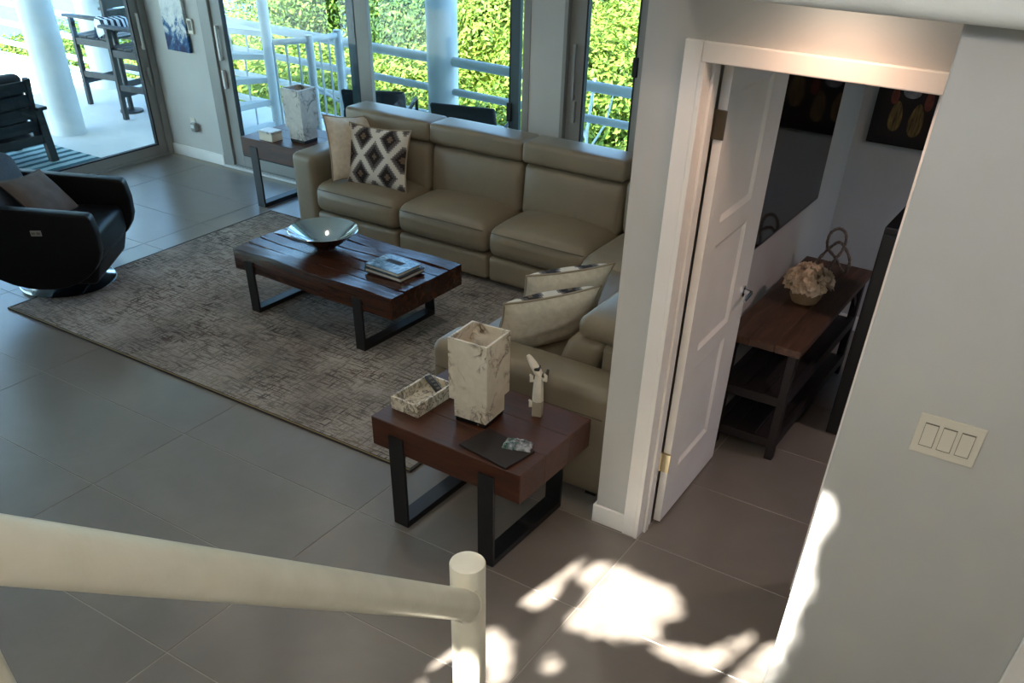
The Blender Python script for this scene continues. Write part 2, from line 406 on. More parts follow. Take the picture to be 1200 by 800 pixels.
# door leaf, opened into the bedroom
door = sroot('door_1'); door.location = (-1.236, 3.274, 0); door.rotation_euler = (0, 0, R(91.5))
TH = .035
leaf = MB()   # stiles and rails round three recessed panels; local x = width, y = -thickness..0
pz = [(.27, .78), (.86, 1.32), (1.41, 1.89)]; px0, px1, DWd = .13, .50, .70
leaf.box(0, px0, -TH, 0, .012, 2.0); leaf.box(px1, DWd, -TH, 0, .012, 2.0)
zz = [.012] + [z for p in pz for z in p] + [2.0]
for k in range(0, len(zz), 2): leaf.box(px0, px1, -TH, 0, zz[k], zz[k + 1])
leaf.build('door_leaf', 'white', door)
for a, b in pz:
    pn = MB(); pn.box(px0, px1, -TH + .011, -.011, a, b); pn.build('panel', 'white', door)
    fr = MB(); e = .022
    for sgn, y in ((-1, -TH), (1, 0)):
        y2 = y - sgn * .0115
        for (A, Bq, C2, D2) in (((px0, a), (px1, a), (px1 - e, a + e), (px0 + e, a + e)), ((px1, a), (px1, b), (px1 - e, b - e), (px1 - e, a + e)),
                                ((px1, b), (px0, b), (px0 + e, b - e), (px1 - e, b - e)), ((px0, b), (px0, a), (px0 + e, a + e), (px0 + e, b - e))):
            vs = [(A[0], y, A[1]), (Bq[0], y, Bq[1]), (C2[0], y2, C2[1]), (D2[0], y2, D2[1])]
            fr.add(vs, [(0, 1, 2, 3) if sgn < 0 else (3, 2, 1, 0)])
    fr.build('panel_moulding', 'white', door)
hd = MB()
for sg, y0 in ((-1, -TH), (1, 0)):
    hd.lathe([(0.0, 0), (.026, 0), (.026, .008), (.012, .012), (.010, .045), (0, .045)], 20)
    n = 6 * 20; hd.v[-n:] = [(.645 + p[0], y0 + sg * p[2], .955 + p[1]) for p in hd.v[-n:]]
    hd.tube([(.645, y0 + sg * .04, .955), (.60, y0 + sg * .043, .955), (.54, y0 + sg * .046, .953)], [.010, .009, .007], 10)
hd.build('door_handle', 'chrome', door, smooth=40, label='bright lever handle')
for z, mt, lb in ((1.79, 'bronze', 'dark bronze upper hinge'), (.35, 'nickel', 'brassy lower hinge')):
    h = MB(); h.tube([(-.006, .006, z - .05), (-.006, .006, z + .05)], .007, 10); h.box(-.004, .0005, -.034, .004, z - .048, z + .048); h.box(-.012, -.004, -.04, .004, z - .048, z + .048)
    h.build('hinge', mt, door, label=lb)

# ------------------------------------------------------------------ windows
def win(name): return sroot(name)
def pane(win_, mb): mb.build('pane', 'glass', win_)
w2 = win('window_2')
y0, y1 = FY + .02, FY + .14
fr = MB(); fr.box(-7.27, -7.14, FY - .005, y1, 0, WT); fr.box(-3.85, -3.79, FY - .005, y1, 0, WT); fr.box(-7.14, -3.85, FY - .005, y1, WT - .07, WT); fr.box(-7.14, -3.85, FY - .005, y1, -.005, .03)
fr.build('frame', 'frame', w2, bev=.003)
tr = B(-7.27, -3.79, FY - .022, FY - .005, 0, .018).build('track_lip', 'frame_w', w2)
def sash(win_, ax, a0, a1, c0, c1, mat, z0=.03, z1=WT - .07, s0=.1, s1=.1, sb=.10):
    st = MB()
    def bx(p0, p1, q0, q1):
        if ax == 'x': st.box(p0, p1, c0, c1, q0, q1)
        else: st.box(c0, c1, p0, p1, q0, q1)
    bx(a0, a0 + s0, z0, z1); bx(a1 - s1, a1, z0, z1); bx(a0 + s0, a1 - s1, z0, z0 + sb); bx(a0 + s0, a1 - s1, z1 - .07, z1)
    o = st.build('sash', mat, win_, bev=.003)
    cm = (c0 + c1) / 2; p = MB()
    g = (a0 + s0, a1 - s1, z0 + sb, z1 - .07)
    if ax == 'x': p.box(g[0] - .008, g[1] + .008, cm - .003, cm + .003, g[2] - .008, g[3] + .008)
    else: p.box(cm - .003, cm + .003, g[0] - .008, g[1] + .008, g[2] - .008, g[3] + .008)
    p.build('pane', 'glass', o)
    k = MB(); e = .012
    def kb(p0, p1, q0, q1):
        if ax == 'x': k.box(p0, p1, c0 - .001, c1 + .001, q0, q1)
        else: k.box(c0 - .001, c1 + .001, p0, p1, q0, q1)
    kb(g[0] - .002, g[0] + e, g[2], g[3]); kb(g[1] - e, g[1] + .002, g[2], g[3]); kb(g[0], g[1], g[2] - .002, g[2] + e * .8)
    k.build('gasket', 'rubber', o)
    return o
s = sash(w2, 'x', -7.14, -5.33, FY + .02, FY + .06, 'frame', s0=.13, s1=.13)
def pull(win_, x, y, z0, z1, ax='x'):
    h = MB()
    if ax == 'x': h.box(x - .011, x + .011, y - .035, y - .018, z0, z1); h.box(x - .008, x + .008, y - .02, y, z0, z0 + .03); h.box(x - .008, x + .008, y - .02, y, z1 - .03, z1)
    else: h.box(y + .018, y + .035, x - .011, x + .011, z0, z1); h.box(y, y + .02, x - .008, x + .008, z0, z0 + .03); h.box(y, y + .02, x - .008, x + .008, z1 - .03, z1)
    return h
pull(s, -7.08, FY + .02, .93, 1.20).build('pull_handle', 'frame_w', s, bev=.003)
B(-7.095, -7.07, FY - .012, FY + .02, .70, .85).build('latch', 'frame_w', s, bev=.004)
s2 = sash(w2, 'x', -5.60, -3.93, FY + .075, FY + .115, 'frame_dark', s0=.12, s1=.075)
B(-4.025, -3.985, FY + .055, FY + .075, .86, .99).build('latch', 'rubber', s2, bev=.004)
B(-3.93, -3.85, FY + .09, FY + .096, .03, WT - .07).build('pane', 'glass', w2)
w3 = win('window_3')
fr = MB(); fr.box(-3.51, -3.48, FY - .02, FY + .14, 0, WT); fr.box(-2.92, -2.87, FY - .005, FY + .14, 0, WT); fr.box(-3.48, -2.92, FY - .005, FY + .14, WT - .07, WT); fr.box(-3.48, -2.92, FY - .005, FY + .14, 0, .03)
fr.build('frame', 'frame', w3, bev=.003)
s3 = sash(w3, 'x', -3.48, -2.90, FY + .02, FY + .06, 'frame', s0=.125, s1=.05)
pull(s3, -3.42, FY + .02, 1.10, 1.45).build('pull_handle', 'frame', s3, bev=.003)
B(-3.425, -3.395, FY - .01, FY + .02, .95, 1.09).build('latch', 'frame', s3, bev=.003)
B(-2.965, -2.93, FY - .005, FY + .02, 1.30, 1.42).build('latch', 'rubber', s3, bev=.003)
w1 = win('window_1')
fr = MB(); fr.box(-8.14, LX + .005, 6.05, FY, 0, WT); fr.box(-8.14, LX + .005, 1.0, 1.08, 0, WT); fr.box(-8.14, LX + .005, 1.08, 6.05, WT - .07, WT); fr.box(-8.14, LX + .005, 1.08, 6.05, -.005, .02)
fr.build('frame', 'frame', w1, bev=.003)
s1 = sash(w1, 'y', 3.55, 6.05, -8.06, -8.02, 'frame', s0=.09, s1=.09, z0=.02, sb=.085)
pull(s1, 6.01, -8.02, .93, 1.22, 'y').build('pull_handle', 'frame_w', s1, bev=.003)
B(-8.02, -7.985, 6.0, 6.02, .62, .78).build('latch', 'frame', s1, bev=.004)
sash(w1, 'y', 1.08, 3.65, -8.12, -8.08, 'frame', s0=.09, s1=.09, z0=.02, sb=.085)
w4 = win('window_4')
fr = MB(); fr.box(2.52, 2.62, 3.9, 3.96, .9, 2.2); fr.box(2.52, 2.62, 5.24, 5.3, .9, 2.2); fr.box(2.52, 2.62, 3.96, 5.24, .9, .96); fr.box(2.52, 2.62, 3.96, 5.24, 2.14, 2.2)
fr.build('frame', 'frame_w', w4); B(2.565, 2.571, 3.95, 5.25, .95, 2.15).build('pane', 'glass', w4)
w5 = win('window_5')
fr = MB(); fr.box(CX0, CX0 + .05, -1.95, -1.87, CZ0, CZ1); fr.box(CX1 - .05, CX1, -1.95, -1.87, CZ0, CZ1); fr.box(CX0 + .05, CX1 - .05, -1.95, -1.87, CZ0, CZ0 + .05); fr.box(CX0 + .05, CX1 - .05, -1.95, -1.87, CZ1 - .05, CZ1)
fr.build('frame', 'frame_w', w5)

# ------------------------------------------------------------------ ceiling lamps (built into the ceiling)
def downlight(x, y, z, watts, col=(1, .86, .70), parent=ceiling):
    MB().lathe([(.052, -.004), (.075, -.004), (.075, 0), (.052, 0), (.052, -.004)], 24).build('lamp_ring', 'white', parent, mw=Matrix.Translation((x, y, z)), smooth=40)
    MB().lathe([(0, -.002), (.052, -.002)], 24).build('lamp_diffuser', 'lamp_glow', parent, mw=Matrix.Translation((x, y, z)))
    ld = bpy.data.lights.new('downlight', 'SPOT'); ld.energy = watts; ld.spot_size = R(150); ld.spot_blend = .8; ld.shadow_soft_size = .06; ld.color = col
    lo = bpy.data.objects.new('downlight', ld); COL.objects.link(lo); lo.location = (x, y, z - .02)
for x in (-5.0, -3.7, -2.4):
    for y in (3.4, 4.7):
        downlight(x, y, 2.7, LAMP_W)
for x, y in ((-4.6, 1.2), (-3.2, 0.6)): downlight(x, y, 2.7, LAMP_W)
downlight(-.80, 2.88, 2.30, 2.2, (1, .48, .28))
downlight(.6, 4.4, 2.7, 13.0, (1, .70, .66))  # unseen fill lamp added to brighten the bedroom
for x, lb in ((-2.05, 'left'), (.75, 'right')):      # unseen globes added as fill light, high on the wall behind the stairs
    t = thing('fill_globe', 'added unseen globe fill light on the wall behind the stairs, ' + lb + ' of the two', 'lamp', (x, -1.8, 3.9))
    MB().lathe([(0, 0), (.07, 0), (.07, .02), (.02, .03), (.02, .12), (0, .12)], 20).build('bracket', 'chrome', t, smooth=40).rotation_euler = (R(-90), 0, 0)
    MB().lathe([(.11 * sin(pi * k / 16), .11 * (1 - cos(pi * k / 16))) for k in range(17)], 24, (0, .2, -.11)).build('globe', 'lamp_glow', t, smooth=180)
    ld = bpy.data.lights.new('fill_light', 'POINT'); ld.energy = FILL_W; ld.shadow_soft_size = .13; ld.color = (1, .90, .78)
    lo = bpy.data.objects.new('fill_light', ld); COL.objects.link(lo); lo.location = (x, -1.45, 3.9)

# ------------------------------------------------------------------ outside: deck, hillside, sea
struct(B(-16.5, 3.0, 6.32, 8.15, -.25, -.03), 'deck_floor', 'deck')
struct(B(-16.5, -8.2, -3.0, 6.32, -.25, -.03), 'deck_floor_side', 'deck')
hs = MB(); n = 16
for i in range(n + 1):
    for j in range(n + 1):
        x = -45 + 60 * i / n; y = 8.4 + 50 * j / n
        hs.v.append((x, y, -3.6 + .05 * (y - 9) + (-6 if x < -26 else 0) + random.uniform(-.2, .2)))
for i in range(n):
    for j in range(n): hs.f.append((i * (n + 1) + j, (i + 1) * (n + 1) + j, (i + 1) * (n + 1) + j + 1, i * (n + 1) + j + 1))
struct(hs, 'hillside', 'soil')
struct(MB().box(-700, 700, -300, 700, -20.2, -20), 'sea', 'sea')

def col_(x, y, r, label):
    t = MB().lathe([(r, -.03), (r, 2.75)], 40, (0, 0, 0)); o = t.build('column', 'column', smooth=60); o.location = (x, y, 0); tag(o, label, 'column')
col_(-9.58, 6.02, .175, 'thick round white column standing on the deck behind the lounge chair, left of the black bar chairs')
col_(-5.57, 7.44, .145, 'round white column behind the sofa, where the railing tubes meet at the deck edge')
col_(-11.05, 7.66, .17, 'round white column behind the black bar chairs at the deck edge')
col_(-1.6, 7.30, .145, 'round white deck column beyond the wall by the bedroom door')
rl = thing('deck_railing', 'white tubular deck railing of four horizontal rails between round columns', 'railing')
def raily(x): return 7.85 - .5 * (x + 13.5) / 9.5
for z, r in ((.93, .042), (.68, .032), (.44, .032), (.20, .032)):
    MB().tube([(-16.4, raily(-16.4), z), (-10, raily(-10), z), (-4, raily(-4), z), (2.9, raily(-.6), z)], r, 14).build('rail', 'column', rl, smooth=50)
for x in (-14.3, -3.2):
    MB().tube([(x, raily(x) + .01, -.03), (x, raily(x) + .01, .93)], .03, 12).build('rail_post', 'column', rl, smooth=50)

# spiral staircase on the deck, with a curved guard at its open side
SX, SY = -7.60, 7.20
sp = thing('spiral_staircase', 'white spiral staircase with thin balusters at the deck edge', 'staircase', (SX, SY, 0))
MB().tube([(0, 0, -.03), (0, 0, 2.74)], .055, 16).build('centre_pole', 'column', sp, smooth=50)
RR = .78; hrl = []
def pol(r, a, z): return (r * cos(R(a)), r * sin(R(a)), z)
for k in range(5):
    a0 = 285 - 23 * k; a1 = a0 - 26; z = .16 + .205 * k
    poly = [pol(.05, a0, 0)[:2], pol(.05, a1, 0)[:2], pol(RR, a1, 0)[:2], pol(RR, (a0 + a1) / 2, 0)[:2], pol(RR, a0, 0)[:2]]
    MB().prism(poly, 'z', z - .05, z).build('tread', 'column', sp)
    for qq in (0.15, .5, .85):
        a = a0 - 23 * qq
        MB().tube([pol(RR * .97, a, z - .02), pol(RR * .97, a, z + .88 + .2 * (qq - .5))], .011, 6).build('baluster', 'column', sp)
        hrl.append(pol(RR * .97, a, z + .88 + .2 * (qq - .5)))
    for rr_ in (.25, .45, .62):
        if k: MB().tube([pol(rr_, a0 - 2, z - .205), pol(rr_, a0 - 2, z - .05)], .010, 6).build('riser_baluster', 'column', sp)
MB().tube(hrl, .024, 8).build('handrail', 'column', sp, smooth=60)
cg = list(range(-40, 17, 8))
MB().tube([pol(.84, a, 1.02) for a in cg], .026, 8).build('guard_rail', 'column', sp, smooth=60)
for a in cg: MB().tube([pol(.84, a, -.03), pol(.84, a, 1.02)], .011, 6).build('baluster', 'column', sp)
for a in (-16, 10): MB().tube([pol(.84, a, -.03), pol(.84, a, 1.06)], .04, 10).build('newel_post', 'column', sp, smooth=60)
MB().tube([pol(.84, -14, .62), pol(.80, 10, .42)], .016, 6).build('brace', 'column', sp, smooth=60)

# trees: crown (uncountable leaves) and trunk each
def leaves(mb, cx, cy, cz, r, n, size, flat=.8):
    for _ in range(n):
        th = random.uniform(0, 2 * pi); ph = math.acos(random.uniform(-.75, 1)); rr = r * random.uniform(.72, 1.04)
        nx, ny, nz = sin(ph) * cos(th), sin(ph) * sin(th), cos(ph)
        c = Vector((cx + nx * rr, cy + ny * rr, cz + nz * rr * flat))
        nrm = Vector((nx + random.uniform(-.8, .8), ny + random.uniform(-.8, .8), nz + .35 + random.uniform(-.8, .8))).normalized()
        u = nrm.orthogonal().normalized(); a = random.uniform(0, 6.28); v = nrm.cross(u); u, v = u * cos(a) + v * sin(a), v * cos(a) - u * sin(a)
        s_ = size * random.uniform(.6, 1.3)
        mb.add([c - u * s_, c + v * s_ * .42 + nrm * s_ * .1, c + u * s_, c - v * s_ * .42 + nrm * s_ * .1], [(0, 1, 2, 3)])
TREES = [
 (-20.6, 13.2, -.95, 1.3, 'leaf1', 'low yellow-green bush left of the deck railing, in front of the sea'),
 (-18.5, 12.7, -.5, 1.4, 'leaf2', 'low green bush seen between the thick left deck column and the bar chairs'),
 (-16.2, 14.6, .2, 2.0, 'leaf1', 'yellow-green tree behind the bar chairs and the left part of the spiral stair'),
 (-13.3, 12.0, .1, 1.7, 'leaf1', 'bright yellow-green tree directly behind the spiral staircase'),
 (-13.6, 16.5, 1.5, 2.4, 'leaf2', 'tall green tree on the hillside above the spiral staircase'),
 (-10.9, 11.2, .05, 1.6, 'leaf1', 'yellow-green tree behind the dark sliding door stile'),
 (-10.6, 15.2, 1.5, 2.3, 'leaf3', 'darkest green tree, high on the slope between door stile and round column'),
 (-8.9, 11.6, .15, 1.5, 'leaf1', 'bright leafy tree just left of the round column behind the sofa'),
 (-7.6, 14.6, 1.4, 2.2, 'leaf1', 'pale yellow-green tree high on the slope, right of the round column'),
 (-7.3, 11.0, -.1, 1.35, 'leaf2', 'mid green tree over the railing, right of the round column'),
 (-5.7, 12.4, .9, 1.8, 'leaf1', 'yellow-green tree filling the narrow right window'),
 (-5.4, 11.6, -.35, 1.1, 'leaf2', 'low leafy shrub behind the bare white branches in the narrow window'),
]
for x, y, zt, r, mt, lb in TREES:
    t = thing('tree', lb, 'tree', (x, y, -3.6))
    zc = zt - r * .8 + 3.6
    cr = MB()
    leaves(cr, 0, 0, zc, r, int(6500 * r), .052)
    for k in range(9):
        a = random.uniform(0, 6.28); q = r * random.uniform(.55, .95)
        leaves(cr, q * cos(a), q * sin(a), zc + random.uniform(-.6, .35) * r, r * random.uniform(.35, .55), int(2300 * r), .05)
    o = cr.build('crown', mt, t); o['kind'] = 'stuff'
    MB().tube([(0, 0, 0), (.05, .03, zc * .5), (0, 0, zc)], [.13, .1, .05], 8).build('trunk', 'bark', t, smooth=60)
bs = thing('bare_shrub', 'bare white-branched shrub outside the narrow right window', 'shrub', (-5.42, 10.1, -3.35))
for pts, r in (([(0, 0, 0), (.05, .02, 2.0), (.0, 0, 3.15), (.06, 0, 3.75)], .034), ([(.03, 0, 2.75), (-.35, -.05, 3.05), (-.75, -.08, 3.15)], .022), ([(.02, 0, 2.5), (-.3, .02, 2.62), (-.7, .0, 2.72)], .02),
               ([(0, 0, 2.9), (.25, 0, 3.3), (.33, 0, 3.7)], .014), ([(0, 0, 3.1), (-.3, 0, 3.5), (-.55, 0, 3.62)], .02), ([(.0, 0, 2.2), (-.4, 0, 2.35), (-.8, 0, 2.35)], .02)):
    MB().tube(pts, [r, r * .9] + [r * .6] * (len(pts) - 2), 7).build('branch', 'pale_bark', bs, smooth=60)
bt = thing('garden_tree', 'leafy tree outside the bedroom side window', 'tree', (6.0, 5.0, -3))
cr = MB(); leaves(cr, 0, 0, 4.4, 1.7, 3500, .16); cr.build('crown', 'leaf1', bt)['kind'] = 'stuff'
MB().tube([(0, 0, 0), (0, 0, 4.4)], [.14, .06], 8).build('trunk', 'bark', bt)

# the tree outside the clerestory that dapples the sunlight on the hall floor
d = SUN_DIR; e1 = Vector((1, 0, 0)); e1 = (e1 - d * e1.dot(d)).normalized(); e2 = d.cross(e1)
FL = [
 [(-1.522, 2.422), (-1.448, 2.411), (-1.351, 2.431), (-1.359, 2.546), (-1.37, 2.811), (-1.411, 2.844), (-1.46, 2.81), (-1.466, 2.642)],
 [(-1.311, 2.844), (-1.222, 2.861), (-1.101, 2.864), (-0.992, 2.86), (-0.881, 2.819), (-0.833, 2.74), (-0.865, 2.679), (-0.912, 2.634), (-0.852, 2.568), (-0.881, 2.505), (-0.972, 2.486), (-1.038, 2.435), (-1.116, 2.413), (-1.208, 2.406), (-1.231, 2.454), (-1.211, 2.546), (-1.215, 2.645), (-1.268, 2.671), (-1.336, 2.696)],
 [(-0.852, 2.47), (-0.852, 2.525), (-0.746, 2.549), (-0.669, 2.566), (-0.608, 2.673), (-0.545, 2.821), (-0.524, 2.786), (-0.552, 2.646), (-0.593, 2.502), (-0.641, 2.485), (-0.722, 2.478), (-0.80, 2.478)],
 [(-1.59, 1.905), (-1.588, 1.994), (-1.579, 2.072), (-1.529, 2.125), (-1.438, 2.15), (-1.305, 2.11), (-1.272, 2.046), (-1.257, 1.973), (-1.331, 1.902), (-1.463, 1.855), (-1.536, 1.867)],
 [(-1.493, 2.206), (-1.443, 2.209), (-1.388, 2.184), (-1.334, 2.167), (-1.338, 2.128), (-1.398, 2.123), (-1.453, 2.128)],
 [(-1.192, 2.152), (-1.192, 2.192), (-1.166, 2.216), (-1.128, 2.207), (-1.117, 2.175), (-1.128, 2.139), (-1.161, 2.128)],
 [(-1.633, 1.718), (-1.626, 1.778), (-1.606, 1.825), (-1.592, 1.79), (-1.597, 1.727)],
 [(-1.542, 1.78), (-1.519, 1.818), (-1.469, 1.819), (-1.481, 1.768), (-1.514, 1.745)],
 [(-0.441, 2.805), (-0.457, 2.77), (-0.463, 2.706), (-0.482, 2.64), (-0.492, 2.588), (-0.509, 2.503), (-0.5, 2.454), (-0.385, 2.541), (-0.395, 2.791)],
 [(-0.87, 1.75), (-.73, 1.75), (-.73, 2.12), (-.87, 2.10)],
]
WL = [(-0.366, 1.212), (-0.328, 1.203), (-0.328, 1.158), (-0.324, 1.086), (-0.324, 1.039), (-0.336, 0.916), (-0.331, 0.846), (-0.327, 0.762), (-0.323, 0.709), (-0.336, 0.623), (-0.323, 0.511), (-0.345, 0.449), (-0.347, 0.372), (-0.343, 0.268), (-0.366, 0.109)]
polys = [[(Vector((x, y, 0)).dot(e1), Vector((x, y, 0)).dot(e2)) for x, y in P] for P in FL] + [[(Vector((x, 2.3, z)).dot(e1), Vector((x, 2.3, z)).dot(e2)) for x, z in WL]]
boxes = [(min(p[0] for p in P), max(p[0] for p in P), min(p[1] for p in P), max(p[1] for p in P)) for P in polys]
def inside(u, v):
    for P, bb in zip(polys, boxes):
        if not (bb[0] <= u <= bb[1] and bb[2] <= v <= bb[3]): continue
        c = False; j = len(P) - 1
        for i in range(len(P)):
            if (P[i][1] > v) != (P[j][1] > v) and u < (P[j][0] - P[i][0]) * (v - P[i][1]) / (P[j][1] - P[i][1]) + P[i][0]: c = not c
            j = i
        if c: return True
    return False
w0 = Vector((-1, 2.4, 0)).dot(d) - 8.2
gt = thing('shade_tree', 'leafy tree behind the house that dapples the sun', 'tree', (-2.0, -4.4, -.2))
lm = MB(); uc, vc = Vector((-1, 2.4, 0)).dot(e1), Vector((-1, 2.4, 0)).dot(e2)
st_ = .055; org = Vector((-2.0, -4.4, -.2))
NU = int(2.6 / st_); NV = int(1.7 / st_)
for i in range(-NU, NU + 1):
    for j in range(-NV, NV + 1):
        for lay in range(3):
            u = uc + i * st_ + random.uniform(-.02, .02) + lay * .027; v = vc + j * st_ + random.uniform(-.02, .02) + lay * .027
            a = random.uniform(0, 6.28); L = random.uniform(.055, .075); Wd = L * random.uniform(.55, .75)
            q = [(u + L * cos(a) * k + Wd * -sin(a) * l, v + L * sin(a) * k + Wd * cos(a) * l) for k, l in ((-1, 0), (-.4, .8), (.3, .8), (1, 0), (.3, -.8), (-.4, -.8))]
            if inside(u, v) or any(inside(x, y) for x, y in q): continue
            if any(inside((x + u) / 2, (y + v) / 2) for x, y in q): continue
            ww = w0 + random.uniform(-.25, .25)
            lm.add([e1 * x + e2 * y + d * (ww + random.uniform(-.02, .02)) - org for x, y in q], [(0, 1, 2, 3, 4, 5)])
for P, bb in zip(polys, boxes):      # fine twigs and leaflets round each gap
    u = bb[0] - .09
    while u < bb[1] + .09:
        v = bb[2] - .09
        while v < bb[3] + .09:
            x0, y0_ = u + random.uniform(-.006, .006), v + random.uniform(-.006, .006)
            a = random.uniform(0, 6.28); L = random.uniform(.016, .024); Wd = L * .7
            q = [(x0 + L * cos(a) * k - Wd * sin(a) * l, y0_ + L * sin(a) * k + Wd * cos(a) * l) for k, l in ((-1, 0), (0, .9), (1, 0), (0, -.9))]
            isin = inside(x0, y0_)
            if (not isin and sum(inside(*z) for z in q) < 2) or (isin and random.random() < .07):
                ww = w0 + random.uniform(-.05, .05)
                lm.add([e1 * x + e2 * y + d * ww - org for x, y in q], [(0, 1, 2, 3)])
            v += .02
        u += .02
lm.build('crown', 'leaf2', gt)['kind'] = 'stuff'
MB().tube([(0, 0, 0), (.1, 0, 3), (0, 0, 6)], [.2, .15, .06], 10).build('trunk', 'bark', gt, smooth=60)
# ------------------------------------------------------------------ outdoor furniture
def bar_chair(name, label, x, y, rz):
    t = thing(name, label, 'chair', (x, y, -.03), rz, 'tall slatted bar chairs on the deck')
    # local: faces -x ; width along y
    hw, hd = .26, .27
    for sx, sy, top in ((-1, -1, .90), (-1, 1, .90), (1, -1, 1.22), (1, 1, 1.22)):
        lean = .06 if sx > 0 else -.01
        MB().bar((sx * hd, sy * hw, 0), (sx * hd + (lean if sx > 0 else .03), sy * hw, top), .055, .045, (1, 0, 0)).build('leg', 'outdoor_black', t, bev=.004)
    for sy in (-1, 1):
        MB().cushion((-.33, sy * .265 - .045, .895), (.30, sy * .265 + .045, .925), .012, n=2).build('armrest', 'outdoor_black', t, smooth=50)
        B(-hd, hd, sy * hw - .018, sy * hw + .018, .30, .36).build('stretcher', 'outdoor_black', t, bev=.003)
        B(-hd, hd + .03, sy * hw - .018, sy * hw + .018, .63, .70).build('seat_rail', 'outdoor_black', t, bev=.003)
    for sx in (-1, 1): B(sx * hd - .018, sx * hd + .018, -hw, hw, .22, .28).build('footrest', 'outdoor_black', t, bev=.003)
    for k in range(5): B(-.29 + .115 * k, -.19 + .115 * k, -.25, .25, .70, .722).build('seat_slat', 'outdoor_black', t, bev=.003)
    for k in range(4):
        z = .78 + .115 * k; xx = hd + .02 + (z - .5) * .035
        B(xx, xx + .02, -.235, .235, z, z + .10).build('back_slat', 'outdoor_black', t, bev=.003)
    return t
bar_chair('bar_chair', 'black slatted bar chair at the deck railing, farther of the pair', -10.22, 7.24, R(6))
bar_chair('bar_chair', 'black slatted bar chair nearer the house wall, right of the thick round column', -9.31, 7.03, R(6))
# striped towel over the back of the nearer bar chair
def stripes(name, a, b, sc, axis=0, hard=.5):
    t = NT(name).set(.9, 0, .1); sp_ = t.n('SeparateXYZ'); tc = t.n('TexCoord'); t.l(tc.outputs['Object'], sp_.inputs[0])
    f = t.math('FRACT', t.math('ADD', t.math('MULTIPLY', sp_.outputs[axis], sc), t.math('MULTIPLY', t.noise(t.coord(), 9, 2), .25)))
    t.base(t.mix(t.math('GREATER_THAN', f, hard), rgb(a), rgb(b))); return t.m
M['towel'] = stripes('navy_striped_towel', 'DADDE0', '20304A', 22, 2)
tbx, tby = -9.80, 7.02
t = thing('bar_table', 'small round dark pedestal table between the black bar chairs', 'table', (tbx, tby, -.03))
MB().lathe([(0, .0), (.13, 0), (.13, .02), (.03, .03), (.03, .90), (0, .90)], 24).build('pedestal', 'outdoor_black', t, smooth=40)
MB().lathe([(0, .90), (.15, .90), (.155, .91), (.15, .93), (0, .93)], 32).build('table_top', 'outdoor_black', t, smooth=40)
tw = MB(); nr, na_ = 8, 28
for i in range(nr + 1):
    for k in range(na_):
        a = 2 * pi * k / na_; r_ = .165 * min(1, i / 4); z_ = .004 + .003 * sin(3 * a + i)
        if i > 4: r_ = .165 + .012 * (i - 4) * (.6 + .4 * sin(6 * a)); z_ = .004 - (i - 4) * .035 * (1.0 + .5 * sin(a + 4.2))
        tw.v.append((r_ * cos(a), r_ * sin(a), z_))
for i in range(nr):
    for k in range(na_): tw.f.append((i * na_ + k, i * na_ + (k + 1) % na_, (i + 1) * na_ + (k + 1) % na_, (i + 1) * na_ + k))
M['towel'] = stripes('navy_striped_towel', 'D5D9DC', '22303F', 17, 1)
o = tw.build('towel', 'towel', smooth=180); so_ = o.modifiers.new('thick', 'SOLIDIFY'); so_.thickness = .004
o.location = (tbx, tby, .902); o.rotation_euler = (0, 0, R(-15)); tag(o, 'navy and white striped towel draped over the small bar table', 'towel')

# lounge chair on the deck, seen from behind the black armchair
t = thing('lounge_chair', 'black wooden deck lounge chair with dark cushions, on the striped outdoor rug', 'chair', (-9.10, 4.90, -.018), R(0))
for sx, sy in ((-1, -1), (-1, 1), (1, -1), (1, 1)):
    MB().bar((sx * .30 + .04, sy * .36, 0), (sx * .30 + .0, sy * .36, .46), .08, .06, (1, 0, 0)).build('leg', 'outdoor_black', t, bev=.004)
for sy in (-1, 1): B(-.36, .40, sy * .36 - .05, sy * .36 + .05, .46, .49).build('armrest', 'outdoor_black', t, bev=.005)
B(-.32, .34, -.36, .36, .17, .25).build('seat_frame', 'outdoor_black', t, bev=.004)
MB().cushion((-.34, -.31, .25), (.22, .31, .38), .05, {'+z': .03}).build('seat_cushion', 'charcoal', t, smooth=180)
for k in range(4):
    z = .28 + .115 * k; B(.26 + z * .14, .285 + z * .14, -.31, .31, z, z + .095).build('back_slat', 'outdoor_black', t, bev=.003)
for sy in (-1, 1): MB().bar((.27, sy * .30, .2), (.37, sy * .30, .74), .05, .05, (1, 0, 0)).build('back_post', 'outdoor_black', t)
MB().cushion((.10, -.31, .38), (.26, .31, .77), .06, {'-x': .03}, warp=lambda p: (p[0] + (p[2] - .38) * .16, p[1], p[2])).build('back_cushion', 'charcoal', t, smooth=180)
M['outdoor_rug'] = stripes('teal_striped_weave', '2F5A62', '9FB4B5', 7, 0, .45)
o = B(-.75, .95, -1.9, 1.0, 0, .012).build('outdoor_rug', 'outdoor_rug', None); o.location = (-9.25, 4.60, -.03)
tag(o, 'teal and pale striped outdoor rug under the lounge chair', 'rug')

